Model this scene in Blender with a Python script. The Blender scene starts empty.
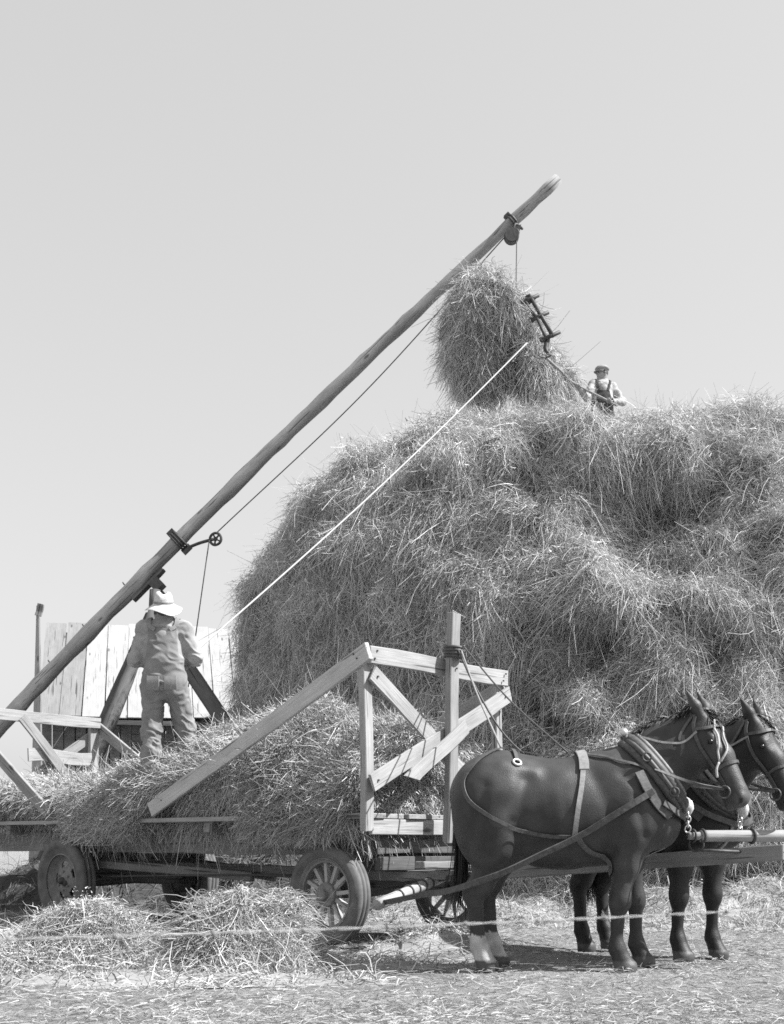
import bpy, bmesh, math
import numpy as np
from mathutils import Vector, Matrix

rng = np.random.default_rng(7)
scene = bpy.context.scene
COL = scene.collection
F_PX, HOR, CX, CAMZ = 1150.0, 843.0, 392.0, 0.9

def at(px, py, Y):
    s = F_PX / Y
    return np.array([(px - CX) / s, Y, CAMZ + (HOR - py) / s])

# ------------------------------------------------------------------ noise
def _hash(ix, iy, iz, seed):
    h = (ix.astype(np.int64) * 374761393 + iy.astype(np.int64) * 668265263 + iz.astype(np.int64) * 2147483647 + seed * 974711) & 0xFFFFFFFF
    h = ((h ^ (h >> 13)) * 1274126177) & 0xFFFFFFFF
    h = (h ^ (h >> 16)) & 0xFFFF
    return h / 65535.0

def vnoise(P, seed=0):
    P = np.asarray(P, float)
    I = np.floor(P).astype(np.int64); f = P - I
    f = f * f * (3 - 2 * f)
    r = 0
    for dx in (0, 1):
        for dy in (0, 1):
            for dz in (0, 1):
                w = (f[..., 0] if dx else 1 - f[..., 0]) * (f[..., 1] if dy else 1 - f[..., 1]) * (f[..., 2] if dz else 1 - f[..., 2])
                r = r + w * _hash(I[..., 0] + dx, I[..., 1] + dy, I[..., 2] + dz, seed)
    return r

def fbm(P, seed=0, octs=3):
    P = np.asarray(P, float); a = 1.0; r = 0; tot = 0
    for o in range(octs):
        r = r + a * (vnoise(P * 2 ** o, seed + o * 17) - 0.5) * 2; tot += a; a *= 0.5
    return r / tot

def unit(v):
    v = np.asarray(v, float)
    return v / np.maximum(np.linalg.norm(v, axis=-1, keepdims=True), 1e-9)

# ------------------------------------------------------------------ objects
def props(o, label=None, cat=None, group=None, kind=None):
    if label: o['label'] = label
    if cat: o['category'] = cat
    if group: o['group'] = group
    if kind: o['kind'] = kind
    return o

def empty(name, loc, label, cat, group=None):
    o = bpy.data.objects.new(name, None); COL.objects.link(o)
    o.location = loc; o.empty_display_size = 0.2
    return props(o, label, cat, group)

def origin_of(o):
    return np.array(o.location) + (origin_of(o.parent) if o.parent else 0)

def link(name, me, mat, parent=None, M=None):
    """place a mesh (in coordinates of matrix M, world if None) under a parent that carries only translations"""
    o = bpy.data.objects.new(name, me); COL.objects.link(o)
    if mat: me.materials.append(mat)
    W = M.copy() if M is not None else Matrix.Identity(4)
    if parent is not None:
        o.parent = parent
        if 'W' in PW.get(parent.name, {}):
            o.matrix_local = PW[parent.name]['W'].inverted() @ W
        else:
            o.matrix_local = Matrix.Translation(-Vector(parent.location)) @ W
    else:
        o.matrix_local = W
    PW[o.name] = {'W': W}
    return o
PW = {}

def mesh_np(name, V, Q, tone=None, smooth=False, tris=None):
    V = np.asarray(V, np.float32); Q = np.asarray(Q, np.int32)
    me = bpy.data.meshes.new(name)
    nq = len(Q); nt = 0 if tris is None else len(tris)
    me.vertices.add(len(V)); me.vertices.foreach_set('co', V.ravel())
    loops = Q.ravel()
    starts = np.arange(nq, dtype=np.int32) * 4
    if nt:
        loops = np.concatenate([loops, np.asarray(tris, np.int32).ravel()])
        starts = np.concatenate([starts, nq * 4 + np.arange(nt, dtype=np.int32) * 3])
    me.loops.add(len(loops)); me.loops.foreach_set('vertex_index', loops.astype(np.int32))
    me.polygons.add(nq + nt); me.polygons.foreach_set('loop_start', starts.astype(np.int32))
    me.polygons.foreach_set('use_smooth', np.full(nq + nt, bool(smooth)))
    if tone is not None:
        a = me.attributes.new('tone', 'FLOAT', 'POINT')
        a.data.foreach_set('value', np.asarray(tone, np.float32))
    me.update(calc_edges=True)
    return me

# ------------------------------------------------------------------ materials (monochrome: the place as the film saw it)
def nd(nt, t, **kw):
    n = nt.nodes.new(t)
    for k, v in kw.items():
        setattr(n, k, v)
    return n

def mat_base(name, rough, spec):
    m = bpy.data.materials.new(name); m.use_nodes = True
    nt = m.node_tree; b = nt.nodes['Principled BSDF']
    b.inputs['Roughness'].default_value = rough
    b.inputs['Specular IOR Level'].default_value = spec
    return m, nt, b

def mat_noise(name, lo, hi, scale=(8, 8, 8), rough=0.8, spec=0.2, bump=0.0, bscale=40, detail=5, coords='Object', metal=0.0):
    m, nt, b = mat_base(name, rough, spec)
    tc = nd(nt, 'ShaderNodeTexCoord'); mp = nd(nt, 'ShaderNodeMapping')
    oi = nd(nt, 'ShaderNodeObjectInfo'); mul = nd(nt, 'ShaderNodeVectorMath', operation='SCALE')
    mp.inputs['Scale'].default_value = scale
    nt.links.new(tc.outputs[coords], mp.inputs['Vector'])
    cmb = nd(nt, 'ShaderNodeCombineXYZ')
    mm = nd(nt, 'ShaderNodeMath', operation='MULTIPLY'); mm.inputs[1].default_value = 37.0
    nt.links.new(oi.outputs['Random'], mm.inputs[0])
    for i in range(3): nt.links.new(mm.outputs[0], cmb.inputs[i])
    add = nd(nt, 'ShaderNodeVectorMath', operation='ADD')
    nt.links.new(mp.outputs[0], add.inputs[0]); nt.links.new(cmb.outputs[0], add.inputs[1])
    n = nd(nt, 'ShaderNodeTexNoise'); n.inputs['Scale'].default_value = 1.0; n.inputs['Detail'].default_value = detail
    n.inputs['Roughness'].default_value = 0.65
    nt.links.new(add.outputs[0], n.inputs['Vector'])
    mr = nd(nt, 'ShaderNodeMapRange'); mr.inputs[1].default_value = 0.3; mr.inputs[2].default_value = 0.7
    mr.inputs[3].default_value = lo; mr.inputs[4].default_value = hi
    nt.links.new(n.outputs[0], mr.inputs[0])
    nt.links.new(mr.outputs[0], b.inputs['Base Color'])
    b.inputs['Metallic'].default_value = metal
    if bump:
        bn = nd(nt, 'ShaderNodeBump'); bn.inputs['Strength'].default_value = bump; bn.inputs['Distance'].default_value = 0.01
        nt.links.new(n.outputs[0], bn.inputs['Height']); nt.links.new(bn.outputs[0], b.inputs['Normal'])
    return m

def mat_wood(name, lo, hi, bump=0.5, knots=True):
    """weathered timber, grain along the piece's own X axis"""
    m, nt, b = mat_base(name, 0.85, 0.15)
    tc = nd(nt, 'ShaderNodeTexCoord'); oi = nd(nt, 'ShaderNodeObjectInfo')
    mm = nd(nt, 'ShaderNodeMath', operation='MULTIPLY'); mm.inputs[1].default_value = 53.0
    nt.links.new(oi.outputs['Random'], mm.inputs[0])
    cmb = nd(nt, 'ShaderNodeCombineXYZ')
    for i in range(3): nt.links.new(mm.outputs[0], cmb.inputs[i])
    def noise(sc, detail, rough=0.6):
        mp = nd(nt, 'ShaderNodeMapping'); mp.inputs['Scale'].default_value = sc
        nt.links.new(tc.outputs['Object'], mp.inputs['Vector'])
        add = nd(nt, 'ShaderNodeVectorMath', operation='ADD')
        nt.links.new(mp.outputs[0], add.inputs[0]); nt.links.new(cmb.outputs[0], add.inputs[1])
        n = nd(nt, 'ShaderNodeTexNoise'); n.inputs['Scale'].default_value = 1.0
        n.inputs['Detail'].default_value = detail; n.inputs['Roughness'].default_value = rough
        nt.links.new(add.outputs[0], n.inputs['Vector']); return n
    g = noise((2.2, 55, 55), 4, 0.7); st = noise((2.5, 7, 7), 4); cr = noise((1.0, 30, 30), 2)
    mr = nd(nt, 'ShaderNodeMapRange'); mr.inputs[1].default_value = 0.32; mr.inputs[2].default_value = 0.68
    mr.inputs[3].default_value = lo; mr.inputs[4].default_value = hi
    mix = nd(nt, 'ShaderNodeMath', operation='ADD')
    ma = nd(nt, 'ShaderNodeMath', operation='MULTIPLY'); ma.inputs[1].default_value = 0.5
    mb = nd(nt, 'ShaderNodeMath', operation='MULTIPLY'); mb.inputs[1].default_value = 0.5
    nt.links.new(g.outputs[0], ma.inputs[0]); nt.links.new(st.outputs[0], mb.inputs[0])
    nt.links.new(ma.outputs[0], mix.inputs[0]); nt.links.new(mb.outputs[0], mix.inputs[1])
    nt.links.new(mix.outputs[0], mr.inputs[0])
    crk = nd(nt, 'ShaderNodeMapRange'); crk.inputs[1].default_value = 0.33; crk.inputs[2].default_value = 0.37
    crk.inputs[3].default_value = 0.35; crk.inputs[4].default_value = 1.0
    nt.links.new(cr.outputs[0], crk.inputs[0])
    mu = nd(nt, 'ShaderNodeMath', operation='MULTIPLY')
    nt.links.new(mr.outputs[0], mu.inputs[0]); nt.links.new(crk.outputs[0], mu.inputs[1])
    last = mu
    if knots:
        mp = nd(nt, 'ShaderNodeMapping'); mp.inputs['Scale'].default_value = (1.6, 5, 5)
        nt.links.new(tc.outputs['Object'], mp.inputs['Vector'])
        add = nd(nt, 'ShaderNodeVectorMath', operation='ADD')
        nt.links.new(mp.outputs[0], add.inputs[0]); nt.links.new(cmb.outputs[0], add.inputs[1])
        vo = nd(nt, 'ShaderNodeTexVoronoi'); vo.inputs['Scale'].default_value = 1.0
        nt.links.new(add.outputs[0], vo.inputs['Vector'])
        kr = nd(nt, 'ShaderNodeMapRange'); kr.inputs[1].default_value = 0.07; kr.inputs[2].default_value = 0.13
        kr.inputs[3].default_value = 0.4; kr.inputs[4].default_value = 1.0
        nt.links.new(vo.outputs['Distance'], kr.inputs[0])
        m2 = nd(nt, 'ShaderNodeMath', operation='MULTIPLY')
        nt.links.new(mu.outputs[0], m2.inputs[0]); nt.links.new(kr.outputs[0], m2.inputs[1]); last = m2
    nt.links.new(last.outputs[0], b.inputs['Base Color'])
    bn = nd(nt, 'ShaderNodeBump'); bn.inputs['Strength'].default_value = bump; bn.inputs['Distance'].default_value = 0.008
    nt.links.new(g.outputs[0], bn.inputs['Height']); nt.links.new(bn.outputs[0], b.inputs['Normal'])
    return m

def mat_tone(name, rough=0.9, spec=0.1, vary=0.25, scale=6.0, bump=0.0, bscale=60.0, translucent=0.0, detail=4):
    """base colour from the mesh's own tone (per strand, or coat / cloth patches) with a little noise"""
    m, nt, b = mat_base(name, rough, spec)
    at_ = nd(nt, 'ShaderNodeAttribute', attribute_name='tone')
    tc = nd(nt, 'ShaderNodeTexCoord')
    n = nd(nt, 'ShaderNodeTexNoise'); n.inputs['Scale'].default_value = scale; n.inputs['Detail'].default_value = detail
    nt.links.new(tc.outputs['Object'], n.inputs['Vector'])
    mr = nd(nt, 'ShaderNodeMapRange'); mr.inputs[1].default_value = 0.3; mr.inputs[2].default_value = 0.7
    mr.inputs[3].default_value = 1 - vary; mr.inputs[4].default_value = 1 + vary
    nt.links.new(n.outputs[0], mr.inputs[0])
    mu = nd(nt, 'ShaderNodeMath', operation='MULTIPLY')
    nt.links.new(at_.outputs['Fac'], mu.inputs[0]); nt.links.new(mr.outputs[0], mu.inputs[1])
    nt.links.new(mu.outputs[0], b.inputs['Base Color'])
    if bump:
        n2 = nd(nt, 'ShaderNodeTexNoise'); n2.inputs['Scale'].default_value = bscale; n2.inputs['Detail'].default_value = 3
        nt.links.new(tc.outputs['Object'], n2.inputs['Vector'])
        bn = nd(nt, 'ShaderNodeBump'); bn.inputs['Strength'].default_value = bump; bn.inputs['Distance'].default_value = 0.01
        nt.links.new(n2.outputs[0], bn.inputs['Height']); nt.links.new(bn.outputs[0], b.inputs['Normal'])
    if translucent:
        tr = nd(nt, 'ShaderNodeBsdfTranslucent'); ms = nd(nt, 'ShaderNodeMixShader'); ms.inputs[0].default_value = translucent
        nt.links.new(mu.outputs[0], tr.inputs['Color'])
        nt.links.new(b.outputs[0], ms.inputs[1]); nt.links.new(tr.outputs[0], ms.inputs[2])
        nt.links.new(ms.outputs[0], nt.nodes['Material Output'].inputs['Surface'])
    return m

M = {}
M['hay'] = mat_tone('dry_hay', 0.9, 0.1, vary=0.2, scale=1.3)
M['coat'] = mat_tone('horse_coat', 0.5, 0.36, vary=0.3, scale=7.0, bump=0.3, bscale=150, detail=8)
M['hair'] = mat_tone('horse_hair', 0.6, 0.3, vary=0.1)
M['cloth'] = mat_tone('work_cloth', 0.95, 0.05, vary=0.16, scale=9.0, bump=0.25, bscale=220)
M['skin'] = mat_tone('skin', 0.6, 0.3, vary=0.08, scale=20)
M['wood'] = mat_wood('weathered_plank', 0.17, 0.33)
M['wood_pale'] = mat_wood('pale_new_plank', 0.22, 0.42)
M['wood_side'] = mat_wood('shade_lifted_plank', 0.34, 0.56)  # paler plank copy for the near side rail, tone raised to offset its shade
M['wood_mid'] = mat_wood('grey_timber', 0.15, 0.28)
M['wood_dark'] = mat_wood('dark_timber', 0.07, 0.15)
M['log'] = mat_wood('barked_pole', 0.19, 0.36, bump=0.8)
M['roofboard'] = mat_wood('sun_bleached_board', 0.28, 0.40, bump=0.3)
M['roofold'] = mat_wood('older_grey_board', 0.17, 0.27, bump=0.4)
M['iron'] = mat_noise('rusty_iron', 0.03, 0.07, (20, 20, 20), 0.6, 0.4, 0.3)
M['rubber'] = mat_noise('dusty_rubber', 0.09, 0.17, (6, 6, 6), 0.9, 0.2, 0.3)
M['rim'] = mat_noise('dusty_painted_metal', 0.14, 0.24, (14, 14, 14), 0.75, 0.3, 0.2)
M['spoke'] = mat_wood('spoke_wood', 0.28, 0.45, knots=False)
M['leather'] = mat_noise('harness_leather', 0.045, 0.10, (30, 30, 30), 0.55, 0.4, 0.2)
M['leather_pale'] = mat_noise('worn_pale_leather', 0.17, 0.30, (25, 25, 25), 0.65, 0.3, 0.2)
M['rope'] = mat_noise('hemp_rope', 0.36, 0.5, (60, 60, 60), 0.9, 0.1, 0.3)
M['rope_dark'] = mat_noise('weathered_cable', 0.07, 0.12, (60, 60, 60), 0.8, 0.2, 0.2)
M['wire'] = mat_noise('galvanised_wire', 0.22, 0.34, (90, 90, 90), 0.5, 0.5, 0.2)
M['hat'] = mat_noise('white_straw_hat', 0.44, 0.60, (45, 45, 45), 0.9, 0.1, 0.35)
M['cap'] = mat_noise('tweed_cap', 0.22, 0.36, (50, 50, 50), 0.95, 0.05, 0.3)
M['boot'] = mat_noise('work_boot', 0.05, 0.1, (20, 20, 20), 0.7, 0.3, 0.2)
M['eye'] = mat_noise('dark_eye', 0.008, 0.014, (20, 20, 20), 0.25, 0.5)
M['brass'] = mat_noise('harness_brass', 0.55, 0.7, (20, 20, 20), 0.35, 0.5, 0.1, metal=0.6)

# ground
def ground_mat():
    m, nt, b = mat_base('dusty_stackyard', 0.95, 0.05)
    tc = nd(nt, 'ShaderNodeTexCoord')
    def N(s, d):
        n = nd(nt, 'ShaderNodeTexNoise'); n.inputs['Scale'].default_value = s; n.inputs['Detail'].default_value = d
        n.inputs['Roughness'].default_value = 0.7
        nt.links.new(tc.outputs['Object'], n.inputs['Vector']); return n
    a = N(0.7, 6); c = N(16, 6)
    mr = nd(nt, 'ShaderNodeMapRange'); mr.inputs[1].default_value = 0.3; mr.inputs[2].default_value = 0.7; mr.inputs[3].default_value = 0.19; mr.inputs[4].default_value = 0.34
    nt.links.new(a.outputs[0], mr.inputs[0])
    m2 = nd(nt, 'ShaderNodeMapRange'); m2.inputs[1].default_value = 0.35; m2.inputs[2].default_value = 0.65; m2.inputs[3].default_value = 0.6; m2.inputs[4].default_value = 1.2
    nt.links.new(c.outputs[0], m2.inputs[0])
    mu = nd(nt, 'ShaderNodeMath', operation='MULTIPLY'); nt.links.new(mr.outputs[0], mu.inputs[0]); nt.links.new(m2.outputs[0], mu.inputs[1])
    nt.links.new(mu.outputs[0], b.inputs['Base Color'])
    bn = nd(nt, 'ShaderNodeBump'); bn.inputs['Strength'].default_value = 1.0; bn.inputs['Distance'].default_value = 0.06
    nt.links.new(c.outputs[0], bn.inputs['Height']); nt.links.new(bn.outputs[0], b.inputs['Normal'])
    return m
M['ground'] = ground_mat()

# ------------------------------------------------------------------ simple solids
def frame(p0, p1, wide):
    p0 = np.asarray(p0, float); p1 = np.asarray(p1, float)
    x = unit(p1 - p0); y = np.asarray(wide, float); y = unit(y - x * (y @ x)); z = np.cross(x, y)
    Mx = Matrix.Identity(4)
    for i in range(3):
        Mx[i][0], Mx[i][1], Mx[i][2], Mx[i][3] = x[i], y[i], z[i], p0[i]
    return Mx, float(np.linalg.norm(p1 - p0))

def plank(name, p0, p1, w, t, mat, parent, wide=(0, 0, 1), taper=1.0, point=False, segs=6, warp=0.006):
    Mx, L = frame(p0, p1, wide)
    bm = bmesh.new(); rings = []
    r = np.random.default_rng(abs(hash((round(L, 3), round(w, 3), name, round(float(p0[0]), 2), round(float(p0[2]), 2)))) % 99991 if False else int(abs(L * 7919 + w * 104729 + float(p0[0]) * 613 + float(p0[2]) * 331)) % 99991)
    wy, wz = r.normal(0, warp, 3), r.normal(0, warp, 3)
    for i in range(segs + 1):
        f = i / segs
        k = 1 + (taper - 1) * f
        oy = wy[0] * math.sin(3.1 * f) + wy[1] * math.sin(6.3 * f); oz = wz[0] * math.sin(3.1 * f) + wz[1] * math.sin(5 * f)
        hw, ht = w * k / 2 * (1 + r.normal(0, 0.012)), t / 2 * (1 + r.normal(0, 0.02))
        ex = r.uniform(-0.012, 0.012, 4) if i in (0, segs) else np.zeros(4)
        if point and i == segs:
            ex = np.array([-0.12, -0.12, 0.02, 0.02])
        rings.append([bm.verts.new((L * f + ex[j], oy + sy * hw, oz + sz * ht)) for j, (sy, sz) in enumerate(((-1, -1), (-1, 1), (1, 1), (1, -1)))])
    for a, b_ in zip(rings[:-1], rings[1:]):
        for j in range(4):
            bm.faces.new((a[j], a[(j + 1) % 4], b_[(j + 1) % 4], b_[j]))
    bm.faces.new(rings[0][::-1]); bm.faces.new(rings[-1])
    bmesh.ops.recalc_face_normals(bm, faces=bm.faces)
    long_e = [e for e in bm.edges if abs((e.verts[1].co - e.verts[0].co).normalized().x) > 0.8 or len([f for f in e.link_faces]) == 2 and any(abs(f.normal.x) > 0.7 for f in e.link_faces)]
    bmesh.ops.bevel(bm, geom=long_e, offset=min(0.006, t * 0.12), segments=1, affect='EDGES')
    me = bpy.data.meshes.new(name); bm.to_mesh(me); bm.free()
    return link(name, me, mat, parent, Mx)

def tube_np(path, radii, sides=10, cap=True, irr=0.0, seed=0):
    path = np.asarray(path, float); n = len(path); radii = np.broadcast_to(np.asarray(radii, float), (n,))
    T = np.gradient(path, axis=0); T = unit(T)
    up = np.array([0.13, 0.27, 0.95]); 
    if abs(T[0] @ up) > 0.95: up = np.array([1.0, 0, 0])
    Bv = np.zeros_like(T); b = unit(np.cross(T[0], up))
    for i in range(n):
        b = unit(b - T[i] * (b @ T[i])); Bv[i] = b
    Nv = np.cross(Bv, T)
    a = np.linspace(0, 2 * np.pi, sides, endpoint=False)
    ring = path[:, None, :] + radii[:, None, None] * (np.cos(a)[None, :, None] * Bv[:, None, :] + np.sin(a)[None, :, None] * Nv[:, None, :])
    if irr:
        q = ring.reshape(-1, 3)
        ring = ring + (radii[:, None] * irr * fbm(q * 3.0, seed, 3).reshape(n, sides))[..., None] * unit(ring - path[:, None, :])
    V = ring.reshape(-1, 3); Q = []
    for i in range(n - 1):
        for j in range(sides):
            j2 = (j + 1) % sides
            Q.append((i * sides + j, i * sides + j2, (i + 1) * sides + j2, (i + 1) * sides + j))
    Tn = []
    if cap:
        V = np.vstack([V, path[0], path[-1]]); c0, c1 = len(V) - 2, len(V) - 1
        for j in range(sides):
            j2 = (j + 1) % sides
            Tn.append((c0, j2, j)); Tn.append((c1, (n - 1) * sides + j, (n - 1) * sides + j2))
    return V, np.array(Q), np.array(Tn, int).reshape(-1, 3)

def join(parts):
    Vs, Qs, Ts, o = [], [], [], 0
    for V, Q, T in parts:
        Vs.append(V)
        if len(Q): Qs.append(np.asarray(Q) + o)
        if T is not None and len(T): Ts.append(np.asarray(T) + o)
        o += len(V)
    return np.vstack(Vs), (np.vstack(Qs) if Qs else np.zeros((0, 4), int)), (np.vstack(Ts) if Ts else None)

def spline(pts, n):
    pts = np.asarray(pts, float); m = len(pts)
    d = np.concatenate([[0], np.cumsum(np.linalg.norm(np.diff(pts, axis=0), axis=1))])
    t = np.linspace(0, d[-1], n); out = np.zeros((n, 3))
    tang = np.gradient(pts, d, axis=0)
    i = np.clip(np.searchsorted(d, t, side='right') - 1, 0, m - 2)
    h = d[i + 1] - d[i]; u = ((t - d[i]) / h)[:, None]; h = h[:, None]
    return (2 * u**3 - 3 * u**2 + 1) * pts[i] + (u**3 - 2 * u**2 + u) * h * tang[i] + (-2 * u**3 + 3 * u**2) * pts[i + 1] + (u**3 - u**2) * h * tang[i + 1]

def tube(name, pts, radii, mat, parent=None, n=None, sides=10, smooth=True, Mx=None, irr=0.0, seed=0):
    path = np.asarray(pts, float)
    if n: 
        rr = np.interp(np.linspace(0, 1, n), np.linspace(0, 1, len(path)), np.broadcast_to(np.asarray(radii, float), (len(path),)))
        path = spline(path, n); radii = rr
    V, Q, T = tube_np(path, radii, sides, True, irr, seed)
    return link(name, mesh_np(name, V, Q, smooth=smooth, tris=T), mat, parent, Mx)

def pole(name, p0, p1, r0, r1, mat, parent, n=24, bend=0.0, sides=14, irr=0.12, seed=3):
    """a log: mesh along its own X so that the grain follows it"""
    Mx, L = frame(p0, p1, (0, 0, 1) if abs(unit(np.asarray(p1, float) - p0)[2]) < 0.9 else (1, 0, 0))
    t = np.linspace(0, 1, n)
    path = np.stack([L * t, bend * np.sin(np.pi * t), bend * 0.3 * np.sin(2 * np.pi * t)], 1)
    V, Q, T = tube_np(path, r0 + (r1 - r0) * t, sides, True, irr, seed)
    return link(name, mesh_np(name, V, Q, smooth=True, tris=T), mat, parent, Mx)

def lathe_np(prof, n=48, ang0=0, skip=None):
    prof = np.asarray(prof, float); m = len(prof)
    a = np.linspace(0, 2 * np.pi, n, endpoint=False)
    V = np.stack([prof[:, 0][:, None] * np.cos(a), prof[:, 0][:, None] * np.sin(a), np.repeat(prof[:, 1][:, None], n, 1)], -1).reshape(-1, 3)
    Q = []
    for i in range(m - 1):
        for j in range(n):
            if skip and skip(i, j): continue
            j2 = (j + 1) % n
            Q.append((i * n + j, i * n + j2, (i + 1) * n + j2, (i + 1) * n + j))
    return V, np.array(Q), None

def torus_np(c, ax, R, r, n=24, sides=8, squash=1.0):
    ax = unit(ax); a = unit(np.cross(ax, [0.3, 0.2, 0.93])); b = np.cross(ax, a)
    t = np.linspace(0, 2 * np.pi, n, endpoint=False)
    P = np.asarray(c)[None] + R * (np.cos(t)[:, None] * a + squash * np.sin(t)[:, None] * b)
    rad = unit(P - c); u = np.linspace(0, 2 * np.pi, sides, endpoint=False)
    V = (P[:, None] + r * (np.cos(u)[None, :, None] * rad[:, None] + np.sin(u)[None, :, None] * ax)).reshape(-1, 3)
    Q = [(i * sides + j, ((i + 1) % n) * sides + j, ((i + 1) % n) * sides + (j + 1) % sides, i * sides + (j + 1) % sides) for i in range(n) for j in range(sides)]
    return V, np.array(Q), None

def put(name, parts, mat, parent=None, smooth=True, Mx=None):
    V, Q, T = join(parts)
    return link(name, mesh_np(name, V, Q, smooth=smooth, tris=T), mat, parent, Mx)

def box_np(c, x, y, z):
    """box from centre and three half-axis vectors"""
    c, x, y, z = (np.asarray(q, float) for q in (c, x, y, z))
    V = np.array([c + a * x + b * y + d * z for a in (-1, 1) for b in (-1, 1) for d in (-1, 1)])
    Q = np.array([(0, 1, 3, 2), (4, 6, 7, 5), (0, 4, 5, 1), (2, 3, 7, 6), (0, 2, 6, 4), (1, 5, 7, 3)])
    return V, Q, None

# ------------------------------------------------------------------ implicit bodies
class SDF:
    def __init__(s): s.p = []
    def cap(s, a, b, ra, rb=None, k=0.05, ys=1.0):
        s.p.append(('c', np.array(a, float), np.array(b, float), ra, ra if rb is None else rb, k, ys)); return s
    def chain(s, pts, rs, k=0.05, ys=1.0):
        for i in range(len(pts) - 1): s.cap(pts[i], pts[i + 1], rs[i], rs[i + 1], k, ys)
        return s
    def ell(s, c, r, k=0.08, R=None):
        s.p.append(('e', np.array(c, float), np.array(r, float), R, k)); return s
    def __call__(s, P):
        P = np.asarray(P, float); d = None
        for q in s.p:
            if q[0] == 'c':
                _, a, b, ra, rb, k, ys = q
                sc = np.array([1, 1 / ys, 1]); A, B, X = a * sc, b * sc, P * sc
                ba = B - A; t = np.clip(((X - A) @ ba) / max(ba @ ba, 1e-9), 0, 1)
                di = np.linalg.norm(X - A - t[..., None] * ba, axis=-1) - (ra + (rb - ra) * t)
                if ys < 1: di = di * ys ** 0.5
            else:
                _, c, r, R, k = q
                X = P - c
                if R is not None: X = X @ R
                k0 = np.linalg.norm(X / r, axis=-1); k1 = np.linalg.norm(X / (r * r), axis=-1)
                di = k0 * (k0 - 1) / np.maximum(k1, 1e-6)
            if d is None: d = di
            else:
                h = np.maximum(k - np.abs(d - di), 0) / k
                d = np.minimum(d, di) - h * h * k * 0.25
        return d
    def grad(s, P, e=0.004):
        return unit(np.stack([s(P + np.eye(3)[i] * e) - s(P - np.eye(3)[i] * e) for i in range(3)], -1))
    def snap(s, P, off=0.0, it=5):
        P = np.array(P, float)
        for _ in range(it): P = P - (s(P) - off)[..., None] * s.grad(P) * 0.9
        return P

def surfnet(f, lo, hi, h):
    lo = np.array(lo, float); n = np.ceil((np.array(hi) - lo) / h).astype(int) + 1
    g = np.stack(np.meshgrid(*[lo[i] + h * np.arange(n[i]) for i in range(3)], indexing='ij'), -1)
    Fv = np.concatenate([f(c) for c in np.array_split(g, max(1, n[0] // 16), axis=0)], 0)
    def cn(o): return Fv[o[0]:n[0] - 1 + o[0], o[1]:n[1] - 1 + o[1], o[2]:n[2] - 1 + o[2]]
    offs = [(a, b, c) for a in (0, 1) for b in (0, 1) for c in (0, 1)]
    tot = np.zeros(tuple(n - 1) + (3,)); cnt = np.zeros(tuple(n - 1))
    for o in offs:
        for ax in range(3):
            if o[ax]: continue
            o2 = list(o); o2[ax] = 1
            a, b = cn(o), cn(o2); cr = (a < 0) != (b < 0)
            t = np.where(cr, a / np.where(cr, a - b, 1), 0)
            for i in range(3):
                tot[..., i] += np.where(cr, o[i] + (t if i == ax else 0), 0)
            cnt += cr
    act = cnt > 0; idx = -np.ones(act.shape, int); idx[act] = np.arange(act.sum())
    V = lo + h * (np.argwhere(act) + tot[act] / cnt[act][:, None])
    Q = []
    for ax in range(3):
        u, v = (ax + 1) % 3, (ax + 2) % 3
        sl = [slice(None)] * 3; sl2 = [slice(None)] * 3
        sl[ax] = slice(0, n[ax] - 1); sl2[ax] = slice(1, n[ax])
        a, b = Fv[tuple(sl)] < 0, Fv[tuple(sl2)] < 0
        e = np.argwhere(a != b); flip = a[tuple(e.T)]
        ok = (e[:, u] > 0) & (e[:, v] > 0) & (e[:, u] < n[u] - 1) & (e[:, v] < n[v] - 1); e, flip = e[ok], flip[ok]
        def I(du, dv):
            q = e.copy(); q[:, u] -= du; q[:, v] -= dv; return idx[tuple(q.T)]
        q = np.stack([I(1, 1), I(0, 1), I(0, 0), I(1, 0)], 1)
        q = np.where(flip[:, None], q, q[:, ::-1]); Q.append(q)
    return V, np.vstack(Q)

def sdf_mesh(name, f, lo, hi, h, tone, fold=None):
    V, Q = surfnet(f, lo, hi, h)
    if fold is not None:
        g = f.grad(V) if hasattr(f, 'grad') else None
        V = V + g * fold(V)[:, None]
    return mesh_np(name, V, Q, tone=tone(V), smooth=True)

# ------------------------------------------------------------------ hay
def ribbons(P, D, L, W, droop=0.2, curl=0.25, K=3, g=None):
    g = g or rng
    n = len(P); L = np.broadcast_to(L, (n,)); W = np.broadcast_to(W, (n,)); droop = np.broadcast_to(droop, (n,))
    t = np.linspace(0, 1, K + 1)
    c = unit(np.cross(D, g.normal(size=(n, 3)))); cu = g.normal(0, curl, n)
    C = P[:, None] + D[:, None] * (L[:, None] * t)[..., None] + c[:, None] * ((cu * L)[:, None] * t ** 2)[..., None]
    C[..., 2] -= (droop * L)[:, None] * t ** 2
    T = unit(np.gradient(C, axis=1))
    sd = unit(np.cross(T, unit(g.normal(size=(n, 3)))[:, None, :]))
    w = (W[:, None] * (1 - 0.55 * t))[..., None] * 0.5
    V = np.stack([C - sd * w, C + sd * w], 2).reshape(n, -1, 3)
    b = np.arange(K)[:, None] * 2 + np.array([0, 1, 3, 2])
    Q = (np.arange(n)[:, None, None] * (2 * (K + 1)) + b[None]).reshape(-1, 4)
    return V.reshape(-1, 3), Q

def strand_tone(n, K, lo=0.26, hi=0.62, g=None):
    v = (g or rng).beta(2.0, 2.0, n) * (hi - lo) + lo
    return np.repeat(v, 2 * (K + 1))

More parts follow.
